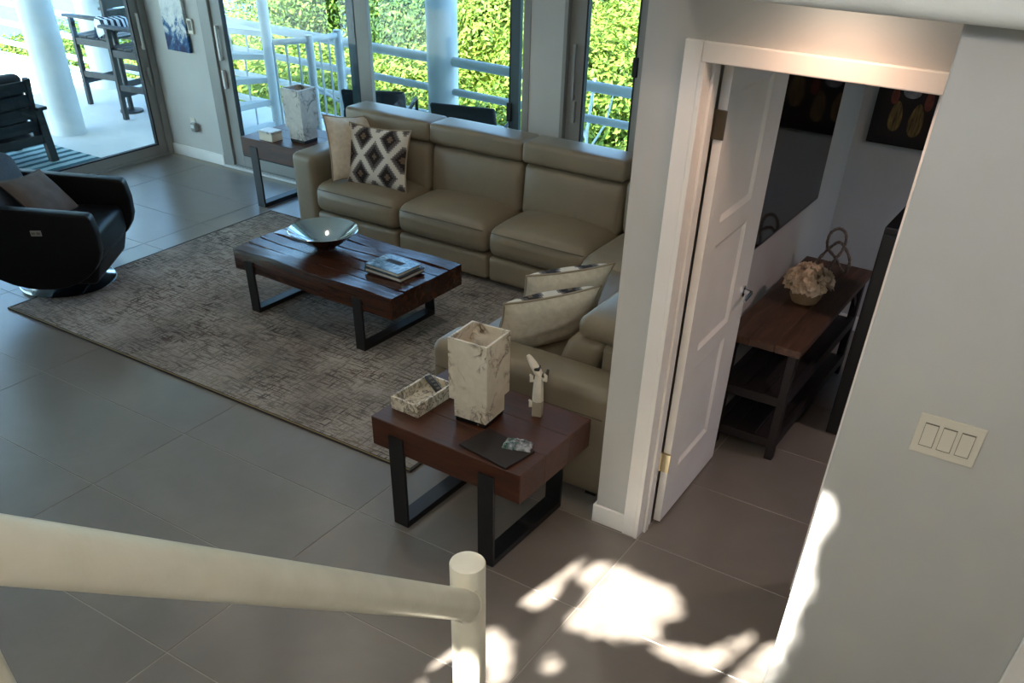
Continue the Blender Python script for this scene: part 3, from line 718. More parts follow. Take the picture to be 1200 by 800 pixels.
# two dark patio chairs seen over the sofa back
def patio_chair(label, x, y, rz, bt):
    t = thing('patio_chair', label, 'chair', (x, y, -.03), rz)
    for sy in (-1, 1):
        MB().tube([(-.28, sy * .29, 0), (-.26, sy * .29, .62), (-.2, sy * .29, .64), (.22, sy * .29, .60), (.26, sy * .29, .5), (.30, sy * .27, 0)], .016, 8).build('side_frame', 'outdoor_black', t, smooth=60)
        MB().tube([(.16, sy * .27, .36), (.28, sy * .27, bt - .1), (.30, sy * .27, bt - .02)], .016, 8).build('back_upright', 'outdoor_black', t, smooth=60)
    MB().cushion((-.26, -.27, .36), (.2, .27, .43), .03, {'+z': .02}).build('seat', 'charcoal', t, smooth=180)
    MB().cushion((.15, -.29, .42), (.20, .29, bt), .022, {'-x': .02}, warp=lambda p: (p[0] + (p[2] - .42) * .35, p[1], p[2])).build('backrest', 'charcoal', t, smooth=180)
    return t
patio_chair('dark sling patio chair over the sofa back, right of the round column', -4.83, 6.90, R(-74), .83)
patio_chair('dark patio chair behind the sliding door stiles, beside the spiral stair', -5.92, 6.93, R(-62), .80)

# ------------------------------------------------------------------ on the far wall
pc = thing('seascape_canvas', 'unframed canvas of blue and white surf on the far wall', 'painting', (-7.595, FY, 1.4))
t_ = NT('surf_painting').set(.6, 0, .3); v = t_.coord((1, 1, 1)); f = t_.noise(v, 5, 6, .7, 1.4)
spx = t_.n('SeparateXYZ'); t_.l(v, spx.inputs[0]); g_ = t_.math('ADD', t_.math('MULTIPLY', spx.outputs[2], .55), f)
t_.base(t_.ramp(g_, [(.18, rgb('0E2450')), (.3, rgb('2F5F8C')), (.4, rgb('C9CFCF')), (.55, rgb('E4E4E0')), (.68, rgb('7C9AA4')), (.85, rgb('2C5A70'))])); M['surf'] = t_.m
B(-.15, .15, -.035, -.004, -.45, .45).build('canvas', 'surf', pc, bev=.002)
B(-.145, .145, -.03, 0, -.445, .445).build('stretcher', 'slate_fabric', pc)
th = thing('thermostat', 'small white thermostat with grey screen, right of the seascape canvas', 'thermostat', (-7.40, FY, 1.165))
B(-.035, .035, -.02, 0, -.06, .06).build('case', 'plate', th, bev=.004); B(-.02, .022, -.022, -.019, -.03, .045).build('screen', 'slot', th)
ou = thing('outlet', 'white wall outlet low on the far wall', 'outlet', (-7.63, FY, .32))
B(-.036, .036, -.006, 0, -.058, .058).build('plate', 'plate', ou, bev=.002)
for z in (-.02, .02): B(-.017, .017, -.008, -.005, z - .014, z + .014).build('socket', 'frame_w', ou, bev=.002)
nl = thing('night_light', 'grey plug-in device stuck in the outlet by the corner', 'night light', (-7.60, FY - .009, .31))
MB().cushion((-.022, -.045, -.045), (.045, 0, .035), .012, n=2).build('body', 'frame', nl, smooth=60); B(-.012, .03, -.047, -.044, -.01, .02).build('lens', 'frame_w', nl)

# ------------------------------------------------------------------ rug
rg = thing('area_rug', 'large beige and brown distressed area rug under the coffee table', 'rug', (0, 0, 0))
RX0, RX1, RY0, RY1 = -5.96, -2.47, 2.925, 5.42
rmb = MB(); nx, ny = 40, 30
B(RX0 + .02, RX1 - .02, RY0 + .02, RY1 - .02, .0005, .011).build('pile', 'rug', rg)
bd = MB(); bd.box(RX0, RX1, RY0, RY0 + .021, .0005, .0115); bd.box(RX0, RX1, RY1 - .021, RY1, .0005, .0115); bd.box(RX0, RX0 + .021, RY0 + .021, RY1 - .021, .0005, .0115); bd.box(RX1 - .021, RX1, RY0 + .021, RY1 - .021, .0005, .0115)
bd.build('binding', 'rug_edge', rg, bev=.003)
B(RX0 + .01, RX1 - .01, RY0 + .005, RY0 + .011, .0115, .0125).build('stitching', 'gold', rg)
RZ = .0125

# ------------------------------------------------------------------ sectional sofa
sf = thing('sectional_sofa', 'taupe leather L-shaped reclining sectional sofa along the windows and wing wall', 'sofa')
L = 'cream_leather'
SB = RZ
def cu(lo, hi, r, name, puff=None, warp=None, n=6, mat=L, parent=sf, **p):
    return MB().cushion(lo, hi, r, puff, n, warp).build(name, mat, parent, smooth=180, **p)
# far arm, seats, footrests, backs, headrests
cu((-5.40, 5.19, .03), (-5.172, 6.0, .62), .045, 'armrest', {'+z': .012})
W3 = .825
for i in range(3):
    x0 = -5.17 + W3 * i; x1 = x0 + W3 - .006
    s_ = cu((x0, 5.165, .225), (x1, 5.75, .425), .07, 'seat', {'+z': .06, '-y': .015})
    MB().tube([(x0 + .03, 5.168 + .0, .40), (x0 + W3 / 2, 5.153, .405), (x1 - .03, 5.168, .40)], .0035, 6).build('seam', 'seam', s_)
    cu((x0 + .004, 5.18, .045), (x1 - .004, 5.42, .222), .03, 'footrest_panel', {'-y': .008})
    # back leaning away, with the separate headrest on top
    cu((x0 + .002, 5.60, .40), (x1 - .002, 5.82, .765), .05, 'backrest', {'-y': .03}, warp=lambda p: (p[0], p[1] + (p[2] - .40) * .10, p[2]))
    cu((x0 - .002, 5.605, .768), (x1 + .003, 5.87, .905), .028, 'headrest', {'-y': .006, '+z': .006}, warp=lambda p: (p[0], p[1] + (p[2] - .77) * .05, p[2]))
B(-5.17, -1.52, 5.84, 6.02, .03, .80).build('back_body', L, sf, bev=.03, seg=3)
# corner and return
cu((-2.70, 4.97, .05), (-1.80, 5.80, .475), .13, 'corner_seat', {'+z': .03})
cu((-2.69, 5.60, .42), (-1.86, 5.82, .80), .06, 'corner_backrest', {'-y': .02})
cu((-1.86, 5.0, .42), (-1.66, 5.80, .80), .06, 'corner_backrest', {'-x': .02})
for i in range(2):
    y0_ = 3.505 + .735 * i; y1_ = y0_ + .729
    cu((-2.62, y0_, .225), (-1.95, y1_, .455), .07, 'seat', {'+z': .035, '-x': .012})
    cu((-2.60, y0_ + .004, .045), (-2.3, y1_ - .004, .222), .03, 'footrest_panel', {'-x': .008})
    cu((-2.0, y0_ + .003, .42), (-1.80, y1_ - .003, .70), .055, 'backrest', {'-x': .03}, warp=lambda p: (p[0] + (p[2] - .42) * .35, p[1], p[2]))
    cu((-1.86, y0_ - .005, .70), (-1.58, y1_ + .0, .815), .05, 'headrest', {'+z': .012, '-x': .01}, warp=lambda p: (p[0], p[1], p[2]))
B(-1.72, -1.51, 3.51, 5.84, .03, .70).build('back_body', L, sf, bev=.03, seg=3)
na = cu((-2.555, 3.245, .03), (-1.51, 3.50, .60), .05, 'armrest', {'+z': .015}, n=8)
MB().tube([(-2.52, 3.243, .47), (-1.55, 3.243, .47)], .003, 6).build('seam', 'seam', na)
fb = MB()
for x, y in ((-5.33, 5.25), (-5.33, 5.9), (-3.5, 5.3), (-2.7, 5.3), (-2.5, 3.32), (-1.6, 3.32), (-2.45, 4.9)): fb.cushion((x - .03, y - .03, RZ if x < -2.46 and y > 2.95 and y < 5.42 and x > -5.9 else 0.0), (x + .03, y + .03, .05), .005, n=1)
fb.box(-5.30, -2.6, 5.28, 5.9, .03, .06); fb.box(-2.5, -1.6, 3.3, 5.2, .02, .06)
fb.build('feet', 'plastic_black', sf)['kind'] = 'stuff'

# ------------------------------------------------------------------ pillows
def pillow_mesh(w_, h_, tk, wr=.006):
    mb = MB(); n = 18; ph = random.uniform(0, 6)
    for side in (1, -1):
        for i in range(n + 1):
            for j in range(n + 1):
                u = -1 + 2 * i / n; v_ = -1 + 2 * j / n
                x = u * w_ / 2 * (1 - .09 * (1 - v_ * v_)); y = v_ * h_ / 2 * (1 - .10 * (1 - u * u))
                z = tk / 2 * max(0, (1 - u * u) * (1 - v_ * v_)) ** .42
                z += wr * sin(5 * u + 3 * v_ + ph) * (1 - u * u) * (1 - v_ * v_) + wr * .6 * sin(9 * v_ - 4 * u + ph)* (1 - u * u) * (1 - v_ * v_)
                mb.v.append((x, y, side * z))
    k = (n + 1) ** 2
    for s_ in range(2):
        for i in range(n):
            for j in range(n):
                a = s_ * k + i * (n + 1) + j; q = (a, a + n + 1, a + n + 2, a + 1)
                mb.f.append(q if s_ == 0 else q[::-1])
    return mb
def pillow(label, w_, h_, tk, mat, mat2, loc, rot, group=None):
    t = thing('throw_pillow', label, 'pillow', loc, 0, group); t.rotation_euler = rot
    mb = pillow_mesh(w_, h_, tk); half = len(mb.f) // 2
    fr_, bk = MB(), MB(); fr_.v = mb.v; fr_.f = mb.f[:half]; bk.v = mb.v; bk.f = mb.f[half:]
    fr_.build('front_cover', mat, t, smooth=180); bk.build('back_cover', mat2, t, smooth=180)
    pts = []; n = 12
    for sx, sy, tx, ty in ((-1, -1, 1, 0), (1, -1, 0, 1), (1, 1, -1, 0), (-1, 1, 0, -1)):
        for i in range(n):
            u = sx + tx * 2 * i / n; v_ = sy + ty * 2 * i / n
            pts.append((u * w_ / 2 * (1 - .09 * (1 - v_ * v_)), v_ * h_ / 2 * (1 - .10 * (1 - u * u)), 0))
    MB().tube(pts, .006, 6, closed=True).build('piping', 'piping' if mat != 'taupe_fabric' else 'taupe_fabric', t, smooth=180)
    return t
# local: x width, y height, z front
def pose(yaw, lean, roll=0):   # yaw 0 -> front faces -y
    return (Matrix.Rotation(yaw, 4, 'Z') @ Matrix.Rotation(R(90) - lean, 4, 'X') @ Matrix.Rotation(roll, 4, 'Z')).to_euler()
pillow('cream, grey and brown diamond ikat pillow leaning on the sofa back near its far arm', .53, .44, .15, 'ikat', 'linen', (-4.68, 5.40, .650), pose(R(10), R(17), R(0)))
pillow('plain cream pillow propped on edge between the far arm and the ikat pillow', .46, .46, .15, 'linen', 'ikat', (-4.955, 5.43, .675), pose(R(80), R(16), R(-8)))
pillow('plain cream pillow with piping beside the near arm, nearest the alabaster lamp', .56, .37, .20, 'linen', 'ikat', (-2.165, 3.715, .640), pose(R(60), R(-27), R(0)))
pillow('cream pillow behind it, with grey ikat blocks along its top edge', .52, .38, .20, 'linen', 'ikat', (-2.245, 4.04, .640), pose(R(56), R(-25), R(0)))

# ------------------------------------------------------------------ end tables
def end_table(label, x, y, z, rz):
    t = thing('end_table', label, 'table', (x, y, z), rz, 'wooden end tables')
    # local origin at front left corner of the top on the floor; x right, y back
    w_, d_, h0, h1 = .815, .575, .405, .55
    nb = 3
    for k in range(nb):   # four boards glued into one thick top
        a, b = d_ * k / nb, d_ * (k + 1) / nb
        B(0, w_, a + .0004, b - .0004, h0, h1).build('board', 'table_wood', t, bev=.003, seg=1)
    for lx in (.10, .60):
        lw = .085
        B(lx, lx + lw, -.008, .008, 0, h0 + .085).build('leg', 'black_metal', t, bev=.002)
        B(lx, lx + lw, d_ - .012, d_ + .006, 0, h0 + .085).build('leg', 'black_metal', t, bev=.002)
        B(lx, lx + lw, .008, d_ - .012, 0, .035).build('foot_bar', 'black_metal', t, bev=.002)
        B(lx + .002, lx + lw - .002, .0, d_ - .012, h0 - .012, h0).build('top_bar', 'black_metal', t)
    return t
ET = end_table('reddish brown end table with black bar legs beside the near sofa arm', -2.372, 2.560, 0, R(-1.5))
E2 = copy_tree(ET); E2.location = (-6.25, 5.465, 0); E2.rotation_euler = (0, 0, R(0)); E2['label'] = 'dark brown end table with black bar legs beside the far sofa arm'

def alab_lamp(label, x, y, z, rz, mat):
    t = thing('alabaster_lamp', label, 'lamp', (x, y, z), rz)
    B(-.078, .078, -.078, .078, 0, .022).build('plinth', 'plastic_black', t, bev=.002)
    B(-.082, .082, -.082, .082, .022, .115).build('lower_block', mat, t, bev=.003)
    sh = MB(); a, th_ = .097, .010
    sh.box(-a, a, -a, -a + th_, .115, .40); sh.box(-a, a, a - th_, a, .115, .40); sh.box(-a, -a + th_, -a + th_, a - th_, .115, .40); sh.box(a - th_, a, -a + th_, a - th_, .115, .40)
    sh.build('lamp_shade', mat, t); B(-a + th_, a - th_, -a + th_, a - th_, .115, .125).build('shade_floor', mat, t)
    MB().lathe([(0, .125), (.02, .125), (.02, .17), (.03, .19), (.032, .215), (.02, .24), (0, .245)], 20).build('bulb', 'plate', t, smooth=60)
    MB().tube([(.04, -.08, .012), (.048, -.084, .012)], .004, 8).build('switch', 'chrome', t)
    return t
zt = .5505
alab_lamp('square cream alabaster lamp with brown veins on the near end table', -1.966, 2.835, zt, R(3), 'alabaster')
alab_lamp('square grey-veined alabaster lamp on the far end table', -5.735, 5.70, zt, R(0), 'alabaster_grey')
bx = thing('lidded_box', 'small pale square box beside the grey-veined lamp', 'box', (-5.975, 5.555, zt))
B(-.075, .075, -.06, .06, 0, .055).build('box_body', 'plate', bx, bev=.003); B(-.078, .078, -.063, .063, .057, .075).build('lid', 'alabaster_grey', bx, bev=.003)

tr_ = thing('stone_tray', 'open brown-veined stone tray left of the cream alabaster lamp', 'tray', (-2.258, 2.80, zt), R(-2))
B(-.078, .078, -.135, .135, 0, .012).build('tray_base', 'tray_stone', tr_, bev=.002)
sh = MB(); sh.box(-.078, .078, -.135, -.123, .012, .062); sh.box(-.078, .078, .123, .135, .012, .062); sh.box(-.078, -.066, -.123, .123, .012, .062); sh.box(.066, .078, -.123, .123, .012, .062)
sh.build('tray_rim', 'tray_stone', tr_, bev=.002)
rc = thing('remote_control', 'slim black remote control propped inside the stone tray', 'remote', (-2.245, 2.875, zt + .052), R(-22)); rc.rotation_euler = (0, R(12), R(-25))
MB().cushion((-.075, -.018, -.008), (.062, .018, .008), .006, n=2).build('remote_body', 'plastic_black', rc, smooth=60)
for k in range(4): B(-.05 + .025 * k, -.04 + .025 * k, -.008, .008, .0075, .0095).build('button', 'slot', rc)
nb_ = thing('folder', 'thin dark brown leatherette folder on the near end table', 'folder', (-1.752, 2.655, zt), R(-9))
B(-.135, .135, -.092, .092, 0, .003).build('back_cover', 'card', nb_); B(-.131, .131, -.088, .088, .003, .006).build('pages', 'slot', nb_); B(-.135, .135, -.092, .092, .006, .009).build('front_cover', 'card', nb_)
# crumpled clear bag
bgm = MB(); n = 12; rs = random.Random(3)
for i in range(n + 1):
    for j in range(n + 1):
        u = -1 + 2 * i / n; v_ = -1 + 2 * j / n; e = max(0, (1 - u * u) * (1 - v_ * v_)) ** .4
        bgm.v.append((u * .062 + rs.uniform(-.004, .004), v_ * .038 + rs.uniform(-.003, .003), .002 + e * (.022 + rs.uniform(-.009, .009))))
k0 = len(bgm.v)
for i in range(n + 1):
    for j in range(n + 1): p = bgm.v[i * (n + 1) + j]; bgm.v.append((p[0], p[1], .0005))
for i in range(n):
    for j in range(n):
        a = i * (n + 1) + j; bgm.f += [(a, a + n + 1, a + n + 2, a + 1), (k0 + a, k0 + a + 1, k0 + a + n + 2, k0 + a + n + 1)]
tb = NT('crinkled_clear_plastic').set(.12, 0, .7); tb.base(tb.ramp(tb.noise(tb.coord(), 28, 3), [(.35, rgb('2E6A5C')), (.5, rgb('8E9293')), (.65, rgb('C8CCCE'))])); tb.b.inputs['Transmission Weight'].default_value = .45; M['bag'] = tb.m
o = bgm.build('plastic_bag', 'bag', smooth=35); o.location = (-1.683, 2.715, zt + .0095); o.rotation_euler = (0, 0, R(20)); tag(o, 'small crinkled clear plastic bag lying on the dark folder', 'bag')
# carved bird figurine
fg = thing('bird_figurine', 'slim white carved bird figurine on a stone block, near end table', 'figurine', (-1.762, 3.00, zt), R(20))
M['fig_w'] = varied('ivory_carving', 'CFC8B8', 'DED8CA', 14, .5); M['fig_g'] = plain('grey_stone_block', '9C9280', .6)
MB().prism([(-.022, -.02), (.022, -.02), (.026, .012), (0, .026), (-.026, .012)], 'z', 0, .075).build('stone_base', 'fig_g', fg, bev=.002)
bd_ = MB(); pl = [(.026, .075), (.025, .12), (.022, .165), (.015, .20), (.010, .212)]
bd_.lathe([(0, .075)] + pl + [(0, .214)], 8).build('body', 'fig_w', fg, smooth=30)
MB().tube([(.014, 0, .185), (-.005, 0, .215), (-.028, 0, .25), (-.045, 0, .277), (-.052, 0, .288)], [.013, .019, .018, .013, .008], 10).build('head', 'fig_w', fg, smooth=60)
MB().cushion((-.02, -.021, .225), (.005, .021, .24), .006, n=1).build('eye_band', 'plastic_black', fg, smooth=60)
MB().tube([(.012, 0, .2), (.035, -.004, .205), (.04, 0, .235)], [.012, .011, .006], 8).build('wing', 'bronze', fg, smooth=60)
for x, z in ((-.030, .05), (-.030, .175), (.034, .185)):
    MB().tube([(x * .6, -.01, z), (x, -.014, z), (x, -.014, z + .022), (x - .008, -.014, z + .03)], [.006, .009, .008, .004], 8).build('small_bird', 'fig_w', fg, smooth=60)

# ------------------------------------------------------------------ coffee table
CT = thing('coffee_table', 'long dark plank coffee table with black bar legs on the rug', 'table', (-4.68, 3.872, RZ), R(-1.6))
cw, cd, c0, c1 = 1.375, .70, .272, .408
ys = [0, .13, .235, .35, .455, .57, .70]
for k in range(6):
    a, b = ys[k] + (.0018 if k else 0), ys[k + 1] - (.0018 if k < 5 else 0)
    mb = MB(); n = 22; off = random.uniform(0, 6)
    for i in range(n + 1):
        x = cw * i / n
        wv = .006 * sin(x * 7 + off) + .004 * sin(x * 17 + off * 2)
        dz = .004 * sin(x * 9 + off * 1.7) + random.uniform(-.002, .002)
        ya = a + (wv if k else .004 * sin(x * 6)); yb = b + (wv * .6 if k < 5 else .004 * sin(x * 5))
        mb.v += [(x, ya, c0), (x, yb, c0), (x, yb, c1 - .006 + dz), (x, yb - .005, c1 + dz), (x, ya + .005, c1 + dz), (x, ya, c1 - .006 + dz)]
    for i in range(n):
        for q in range(6):
            mb.f.append((i * 6 + q, i * 6 + (q + 1) % 6, (i + 1) * 6 + (q + 1) % 6, (i + 1) * 6 + q)[::-1])
    mb.f += [tuple(range(6)), tuple(n * 6 + q for q in range(6))[::-1]]
    mb.build('plank', 'plank_wood', CT, smooth=40)
B(.002, cw - .002, .012, cd - .012, c0 + .004, c1 - .02).build('core', 'crack', CT)
for lx in (.10, 1.06):
    lw = .075
    B(lx, lx + lw, -.008, .008, 0, c0 + .075).build('leg', 'black_metal', CT, bev=.002)
    B(lx, lx + lw, cd - .008, cd + .008, 0, c0 + .075).build('leg', 'black_metal', CT, bev=.002)
    B(lx, lx + lw, .008, cd - .008, 0, .03).build('foot_bar', 'black_metal', CT, bev=.002)
    B(lx, lx + lw, .008, cd - .008, c0 - .012, c0).build('top_bar', 'black_metal', CT)
ctz = RZ + c1 + .005
bw = thing('metal_bowl', 'wide polished steel bowl on the coffee table', 'bowl', (-4.19, 4.235, ctz))
MB().lathe([(0, .012), (.06, .012), (.065, .0), (.072, .0), (.08, .012), (.12, .032), (.18, .075), (.228, .112), (.232, .115), (.228, .118), (.175, .080), (.11, .040), (.05, .020), (0, .017)], 56).build('bowl_shell', 'chrome', bw, smooth=50)
# books: two volumes stacked
def book(label, x, y, z, rz, w_, d_, h_, cm):
    t = thing('book', label, 'book', (x, y, z), rz)
    B(-w_, w_, -d_, d_, 0, .004).build('back_cover', cm, t); B(-w_, w_, -d_, d_, h_ - .004, h_).build('front_cover', cm, t)
    B(-w_, -w_ + .004, -d_, d_, .004, h_ - .004).build('spine', cm, t); B(-w_ + .004, w_ - .006, -d_ + .006, d_ - .006, .004, h_ - .004).build('pages', 'paper', t)
    return t
M['cover_dark'] = plain('dark_book_cloth', '2A2220', .5)
tcv = NT('blue_photo_cover').set(.22, 0, .5); vv = tcv.coord(); tcv.base(tcv.ramp(tcv.noise(vv, 16, 4, .6, 1), [(.3, rgb('1E3440')), (.5, rgb('3A5A68')), (.7, rgb('8FA4AC'))])); M['cover_blue'] = tcv.m
book('dark-covered lower book of the pair on the coffee table', -3.545, 4.175, ctz, R(-3), .150, .118, .026, 'cover_dark')
b2 = book('glossy blue-covered upper book of the pair on the coffee table', -3.555, 4.172, ctz + .0262, R(-4), .140, .108, .024, 'cover_blue')
B(-.075, .06, .0, .05, .0236, .0244).build('title_block', 'slate_fabric', b2)

# ------------------------------------------------------------------ black swivel armchair
AC = thing('swivel_armchair', 'black leather swivel armchair with slate blue back and round steel base', 'armchair', (-6.015, 3.50, 0), R(36))
BL = 'black_leather'
MB().lathe([(0, .0), (.325, .0), (.33, .008), (.32, .014), (.06, .03), (.05, .045), (.05, .09), (0, .09)], 48).build('swivel_base', 'chrome', AC, smooth=40, label='polished round steel base').location = (-.03, -.03, RZ)
side = [(-.45, .52), (-.475, .40), (-.43, .28), (-.34, .19), (-.2, .125), (-.02, .10), (.14, .105), (.28, .15), (.365, .24), (.405, .33), (.41, .46), (.395, .58), (.375, .60), (-.36, .655), (-.43, .62)]
side = [(-.45, .53)] + [(-.03 + .44 * cos(R(a)), .41 + .31 * sin(R(a))) for a in range(182, 356, 12)] + [(.41, .47), (.395, .58), (.375, .60), (-.36, .655), (-.43, .62)]
for sy in (-1, 1):
    a, b = (sy * .335, sy * .43)
    MB().prism(side, 'y', min(a, b), max(a, b)).build('arm_panel', BL, AC, bev=.016, seg=3, smooth=50)
cu((-.34, -.333, .24), (.355, .333, .435), .05, 'seat_cushion', {'+z': .03}, mat=BL, parent=AC)
cu((.18, -.333, .10), (.345, .333, .26), .03, 'front_panel', None, warp=lambda p: (p[0] - (.26 - p[2]) * .35, p[1], p[2]), mat=BL, parent=AC)
MB().prism([(-.44, .30), (-.34, .20), (-.1, .13), (.14, .13), (.27, .17), (.28, .26), (-.30, .27)], 'y', -.336, .336).build('tub_bottom', BL, AC, bev=.01)
cu((-.42, -.32, .36), (-.22, .32, .80), .06, 'back_cushion', {'+x': .04}, warp=lambda p: (p[0] - (p[2] - .4) * .22, p[1], p[2]), mat='slate_fabric', parent=AC)
cu((-.53, -.30, .80), (-.34, .30, 1.06), .07, 'headrest', {'+x': .03}, warp=lambda p: (p[0] - (p[2] - .8) * .1, p[1], p[2]), mat='slate_fabric', parent=AC)
cu((-.52, -.34, .30), (-.40, .34, .82), .05, 'back_shell', None, warp=lambda p: (p[0] - (p[2] - .4) * .22, p[1], p[2]), mat=BL, parent=AC)
cp = B(-.035, .035, -.004, .004, -.018, .018).build('control_panel', 'frame', AC, bev=.003, label='grey control panel'); cp.location = (.03, -.432, .49)
for k in (-1, 1):
    q = B(-.012, .012, -.0015, .0015, -.008, .008).build('button', 'slot', cp); q.location = (k * .016, -.005, 0)
pillow('taupe velvet pillow on the black swivel armchair', .48, .38, .13, 'taupe_fabric', 'taupe_fabric', (-6.11, 3.50, .565), pose(R(36 + 90 - 6), R(46), R(-8)))

# ------------------------------------------------------------------ bedroom
TVX = -1.38
tv = thing('television', 'large black flat television on the bedroom wall above the console', 'television', (TVX, 4.63, 1.39))
B(.012, .046, -.73, .73, -.40, .42).build('tv_body', 'plastic_black', tv, bev=.004); B(.0462, .048, -.718, .718, -.385, .41).build('screen', 'tv', tv); B(0, .012, -.2, .2, -.15, .15).build('wall_mount', 'black_metal', tv)
cn = thing('console_table', 'dark rustic three-tier wooden console with an open slatted lower frame', 'console', (0, 0, 0))
X0, X1, Y0, Y1, HZ = -1.33, -.925, 4.11, 5.40, .65
for k in range(3):
    a, b = X0 + (X1 - X0) * k / 3, X0 + (X1 - X0) * (k + 1) / 3
    B(a + .001, b - .001, Y0, Y1, HZ - .04, HZ + random.uniform(-.001, .001)).build('board', 'old_wood', cn, bev=.004, seg=1)
for x in (X0 + .02, X1 - .065):
    for y in (Y0 + .02, Y1 - .065): B(x, x + .045, y, y + .045, 0, HZ - .04).build('leg', 'dark_old_wood', cn, bev=.003)
for z in (.10, .345):
    for k in range(3):
        a, b = X0 + .03 + (X1 - X0 - .06) * k / 3, X0 + .03 + (X1 - X0 - .06) * (k + 1) / 3
        B(a + .002, b - .002, Y0 + .03, Y1 - .03, z - .012, z + .012).build('shelf_board', 'dark_old_wood', cn, bev=.003, seg=1)
    for x in (X0 + .022, X1 - .05): B(x, x + .03, Y0 + .06, Y1 - .06, z - .03, z + .035).build('side_rail', 'dark_old_wood', cn, bev=.003)
    B(X0 + .06, X1 - .06, Y0 + .022, Y0 + .05, z - .03, z + .02).build('end_rail', 'dark_old_wood', cn, bev=.003)
for x in (X0 + .03, X1 - .045):
    for (ya, yb) in ((Y0 + .06, Y0 + .22), (Y1 - .06, Y1 - .22)):
        MB().bar((x, ya, HZ - .2), (x, yb, HZ - .045), .02, .03).build('brace', 'dark_old_wood', cn)
fl_ = thing('flower_pot', 'cream ruffled flowers in a low tan pot on the console', 'flowers', (-1.122, 4.735, HZ + .001))
MB().lathe([(0, 0), (.07, 0), (.085, .03), (.088, .075), (.08, .078), (.078, .05), (0, .05)], 32).build('pot', 'clay', fl_, smooth=50)
pm = MB(); rs = random.Random(5)
for _ in range(150):
    th_ = rs.uniform(0, 6.28); ph = math.acos(rs.uniform(-.25, 1)); rr = rs.uniform(.09, .118)
    c = Vector((sin(ph) * cos(th_) * rr, sin(ph) * sin(th_) * rr, .105 + cos(ph) * rr * .62)); nrm = (c - Vector((0, 0, .09))).normalized()
    u = nrm.orthogonal().normalized(); v2 = nrm.cross(u); r_ = rs.uniform(.018, .028); ring = []
    for k in range(9):
        a = 2 * pi * k / 9; rad = r_ * (1 + .3 * (k % 2)); ring.append(c + (u * cos(a) + v2 * sin(a)) * rad + nrm * (.010 + .006 * (k % 3)))
    pm.add([c - nrm * .004] + ring, [(0, 1 + k, 1 + (k + 1) % 9) for k in range(9)])
pm.build('petals', 'petal', fl_)['kind'] = 'stuff'
kn = thing('loop_sculpture', 'twisted metal double-loop knot sculpture at the far end of the console', 'sculpture', (-1.085, 5.22, HZ + .001))
kp = [(-1.231, 5.21, .672), (-1.164, 5.24, .787), (-1.113, 5.24, .817), (-1.036, 5.20, .751), (-1.043, 5.205, .672), (-1.09, 5.27, .668), (-1.122, 5.25, .722), (-1.176, 5.20, .794), (-1.176, 5.19, .872), (-1.136, 5.2, .906), (-1.091, 5.2, .88), (-1.085, 5.19, .804), (-1.12, 5.14, .72), (-1.136, 5.121, .668), (-1.19, 5.16, .666)]
pts = []
for i in range(len(kp)):
    p0, p1, p2, p3 = [Vector(kp[(i + k) % len(kp)]) for k in (-1, 0, 1, 2)]
    for s9 in range(6):
        u = s9 / 6; pts.append(.5 * (2 * p1 + (p2 - p0) * u + (2 * p0 - 5 * p1 + 4 * p2 - p3) * u * u + (3 * p1 - p0 - 3 * p2 + p3) * u ** 3) - Vector((-1.085, 5.22, HZ + .001)))
MB().tube(pts, [.0085 + .0018 * sin(i * 2.6) for i in range(len(pts))], 10, closed=True).build('loop', 'rope', kn, smooth=70)
# poster with two flip-flop like shapes on black
ps = thing('framed_picture', 'black framed dark picture with two gold shell-like shapes, on the bedroom end wall', 'picture', (-.975, 6.04, 1.50))
B(-.32, .32, -.03, -.002, -.325, .325).build('picture_frame', 'picture_black', ps, bev=.004)
B(-.275, .275, -.032, -.0295, -.28, .28).build('mat_board', 'card', ps)
M['gold_paint'] = varied('gold_streaks', '2A2014', '8F7440', 14, .5, stretch=(7, 1, 1.0)); M['silver_paint'] = varied('grey_paint', '5E5E62', 'A9A8AA', 18, .5); M['red_paint'] = varied('red_paint', '5A2420', '8A4A3A', 20, .5)
for x, z, a, bb, mt in ((-.185, -.165, .038, .082, 'gold_paint'), (-.065, -.175, .042, .09, 'gold_paint'), (-.125, -.02, .05, .045, 'silver_paint'), (-.215, -.055, .022, .05, 'red_paint'), (-.02, -.06, .024, .06, 'red_paint'), (.09, -.10, .05, .10, 'gold_paint')):
    mb = MB(); n = 18
    mb.add([(x + a * cos(2 * pi * k / n) * (1 - .25 * sin(2 * pi * k / n)), -.033 - (.001 if mt == 'gold_paint' else 0), z + bb * sin(2 * pi * k / n)) for k in range(n)], [tuple(range(n))])
    mb.build('painted_shape', mt, ps)
cb = thing('black_cabinet', 'narrow black upright cabinet in the bedroom, mostly hidden by the hall wall', 'cabinet', (-.56, 4.80, 0))
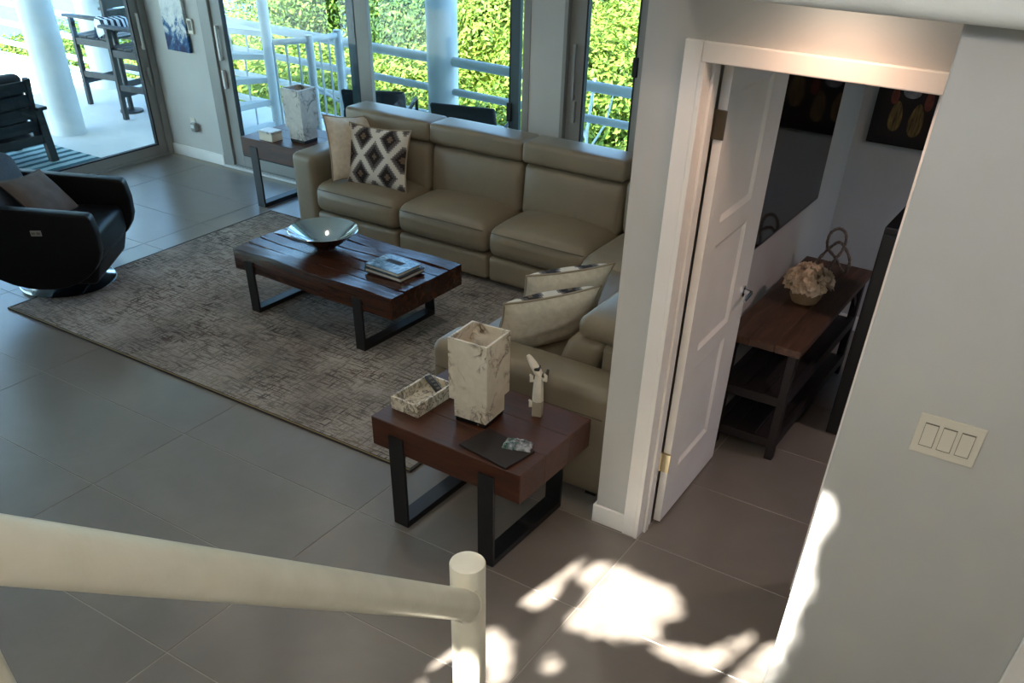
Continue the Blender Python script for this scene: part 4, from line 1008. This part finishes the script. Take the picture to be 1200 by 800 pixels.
B(-.235, .235, -.2, .2, 0, 1.15).build('carcass', 'picture_black', cb, bev=.004); B(-.225, .225, -.215, -.2, .06, 1.12).build('cabinet_door', 'picture_black', cb, bev=.003)
B(.16, .175, -.235, -.215, .5, .62).build('handle', 'bronze', cb)

# ------------------------------------------------------------------ light switch
sw = thing('light_switch', 'ivory wall plate with three rocker switches beside the bedroom doorway', 'switch', (-.0905, 2.30, 1.710), 0)
sw.location = (-.0905, 2.30, 1.374)
B(-.0825, .0825, -.006, -.0005, -.058, .058).build('wall_plate', 'plate', sw, bev=.002)
for k in (-1, 0, 1):
    x = k * .046
    B(x - .0175, x + .0175, -.0075, -.0055, -.034, .034).build('switch_surround', 'slot', sw)
    r_ = MB().prism([(-.0065, -.033), (-.0115, -.030), (-.009, .0), (-.0075, .031), (-.0065, .033)], 'x', x - .0162, x + .0162).build('rocker', 'plate', sw)

# ------------------------------------------------------------------ stairs and their railing
sr = thing('stair_railing', 'cream painted tubular stair handrail with capped newel post', 'railing', (0, 0, 0))
px_, py_, pd = -.945, 1.31, .0443
MB().tube([(px_, py_, 0), (px_, py_, 1.229)], pd, 40).build('newel_post', 'rail', sr, smooth=40, bev=.004)
def ray_rail(y): return (-.910 + .0, y, 1.150 + (1.247 - y) * .885)
MB().tube([(-.925, 1.285, 1.117), (-.86, .322, 1.968), (-.82, -.35, 2.56)], .0395, 40).build('handrail', 'rail', sr, smooth=60)
MB().lathe([(.042, -.006), (.045, 0), (.042, .006)], 32).build('weld_bead', 'rail', sr, smooth=60, mw=Matrix.Translation((-.918, 1.262, 1.138)) @ Vector((-.065, .963, -.851)).to_track_quat('Z', 'Y').to_matrix().to_4x4())
MB().tube([(-.875, .235, .9), (-.875, .235, 2.03)], .0443, 32).build('post', 'rail', sr, smooth=40)
stp = MB()
stt = sroot('stairs')
for k in range(11):
    z = .19 * (k + 1); y = 1.15 - .215 * k
    MB().box(-.85, .45, y - .23, y, z - .05, z).build('tread', 'white', stt, bev=.006)
for x in (-.86, .45): MB().bar((x, 1.15, .02), (x, 1.15 - .215 * 11, .19 * 11 + .02), .03, .22).build('stringer', 'white', stt)
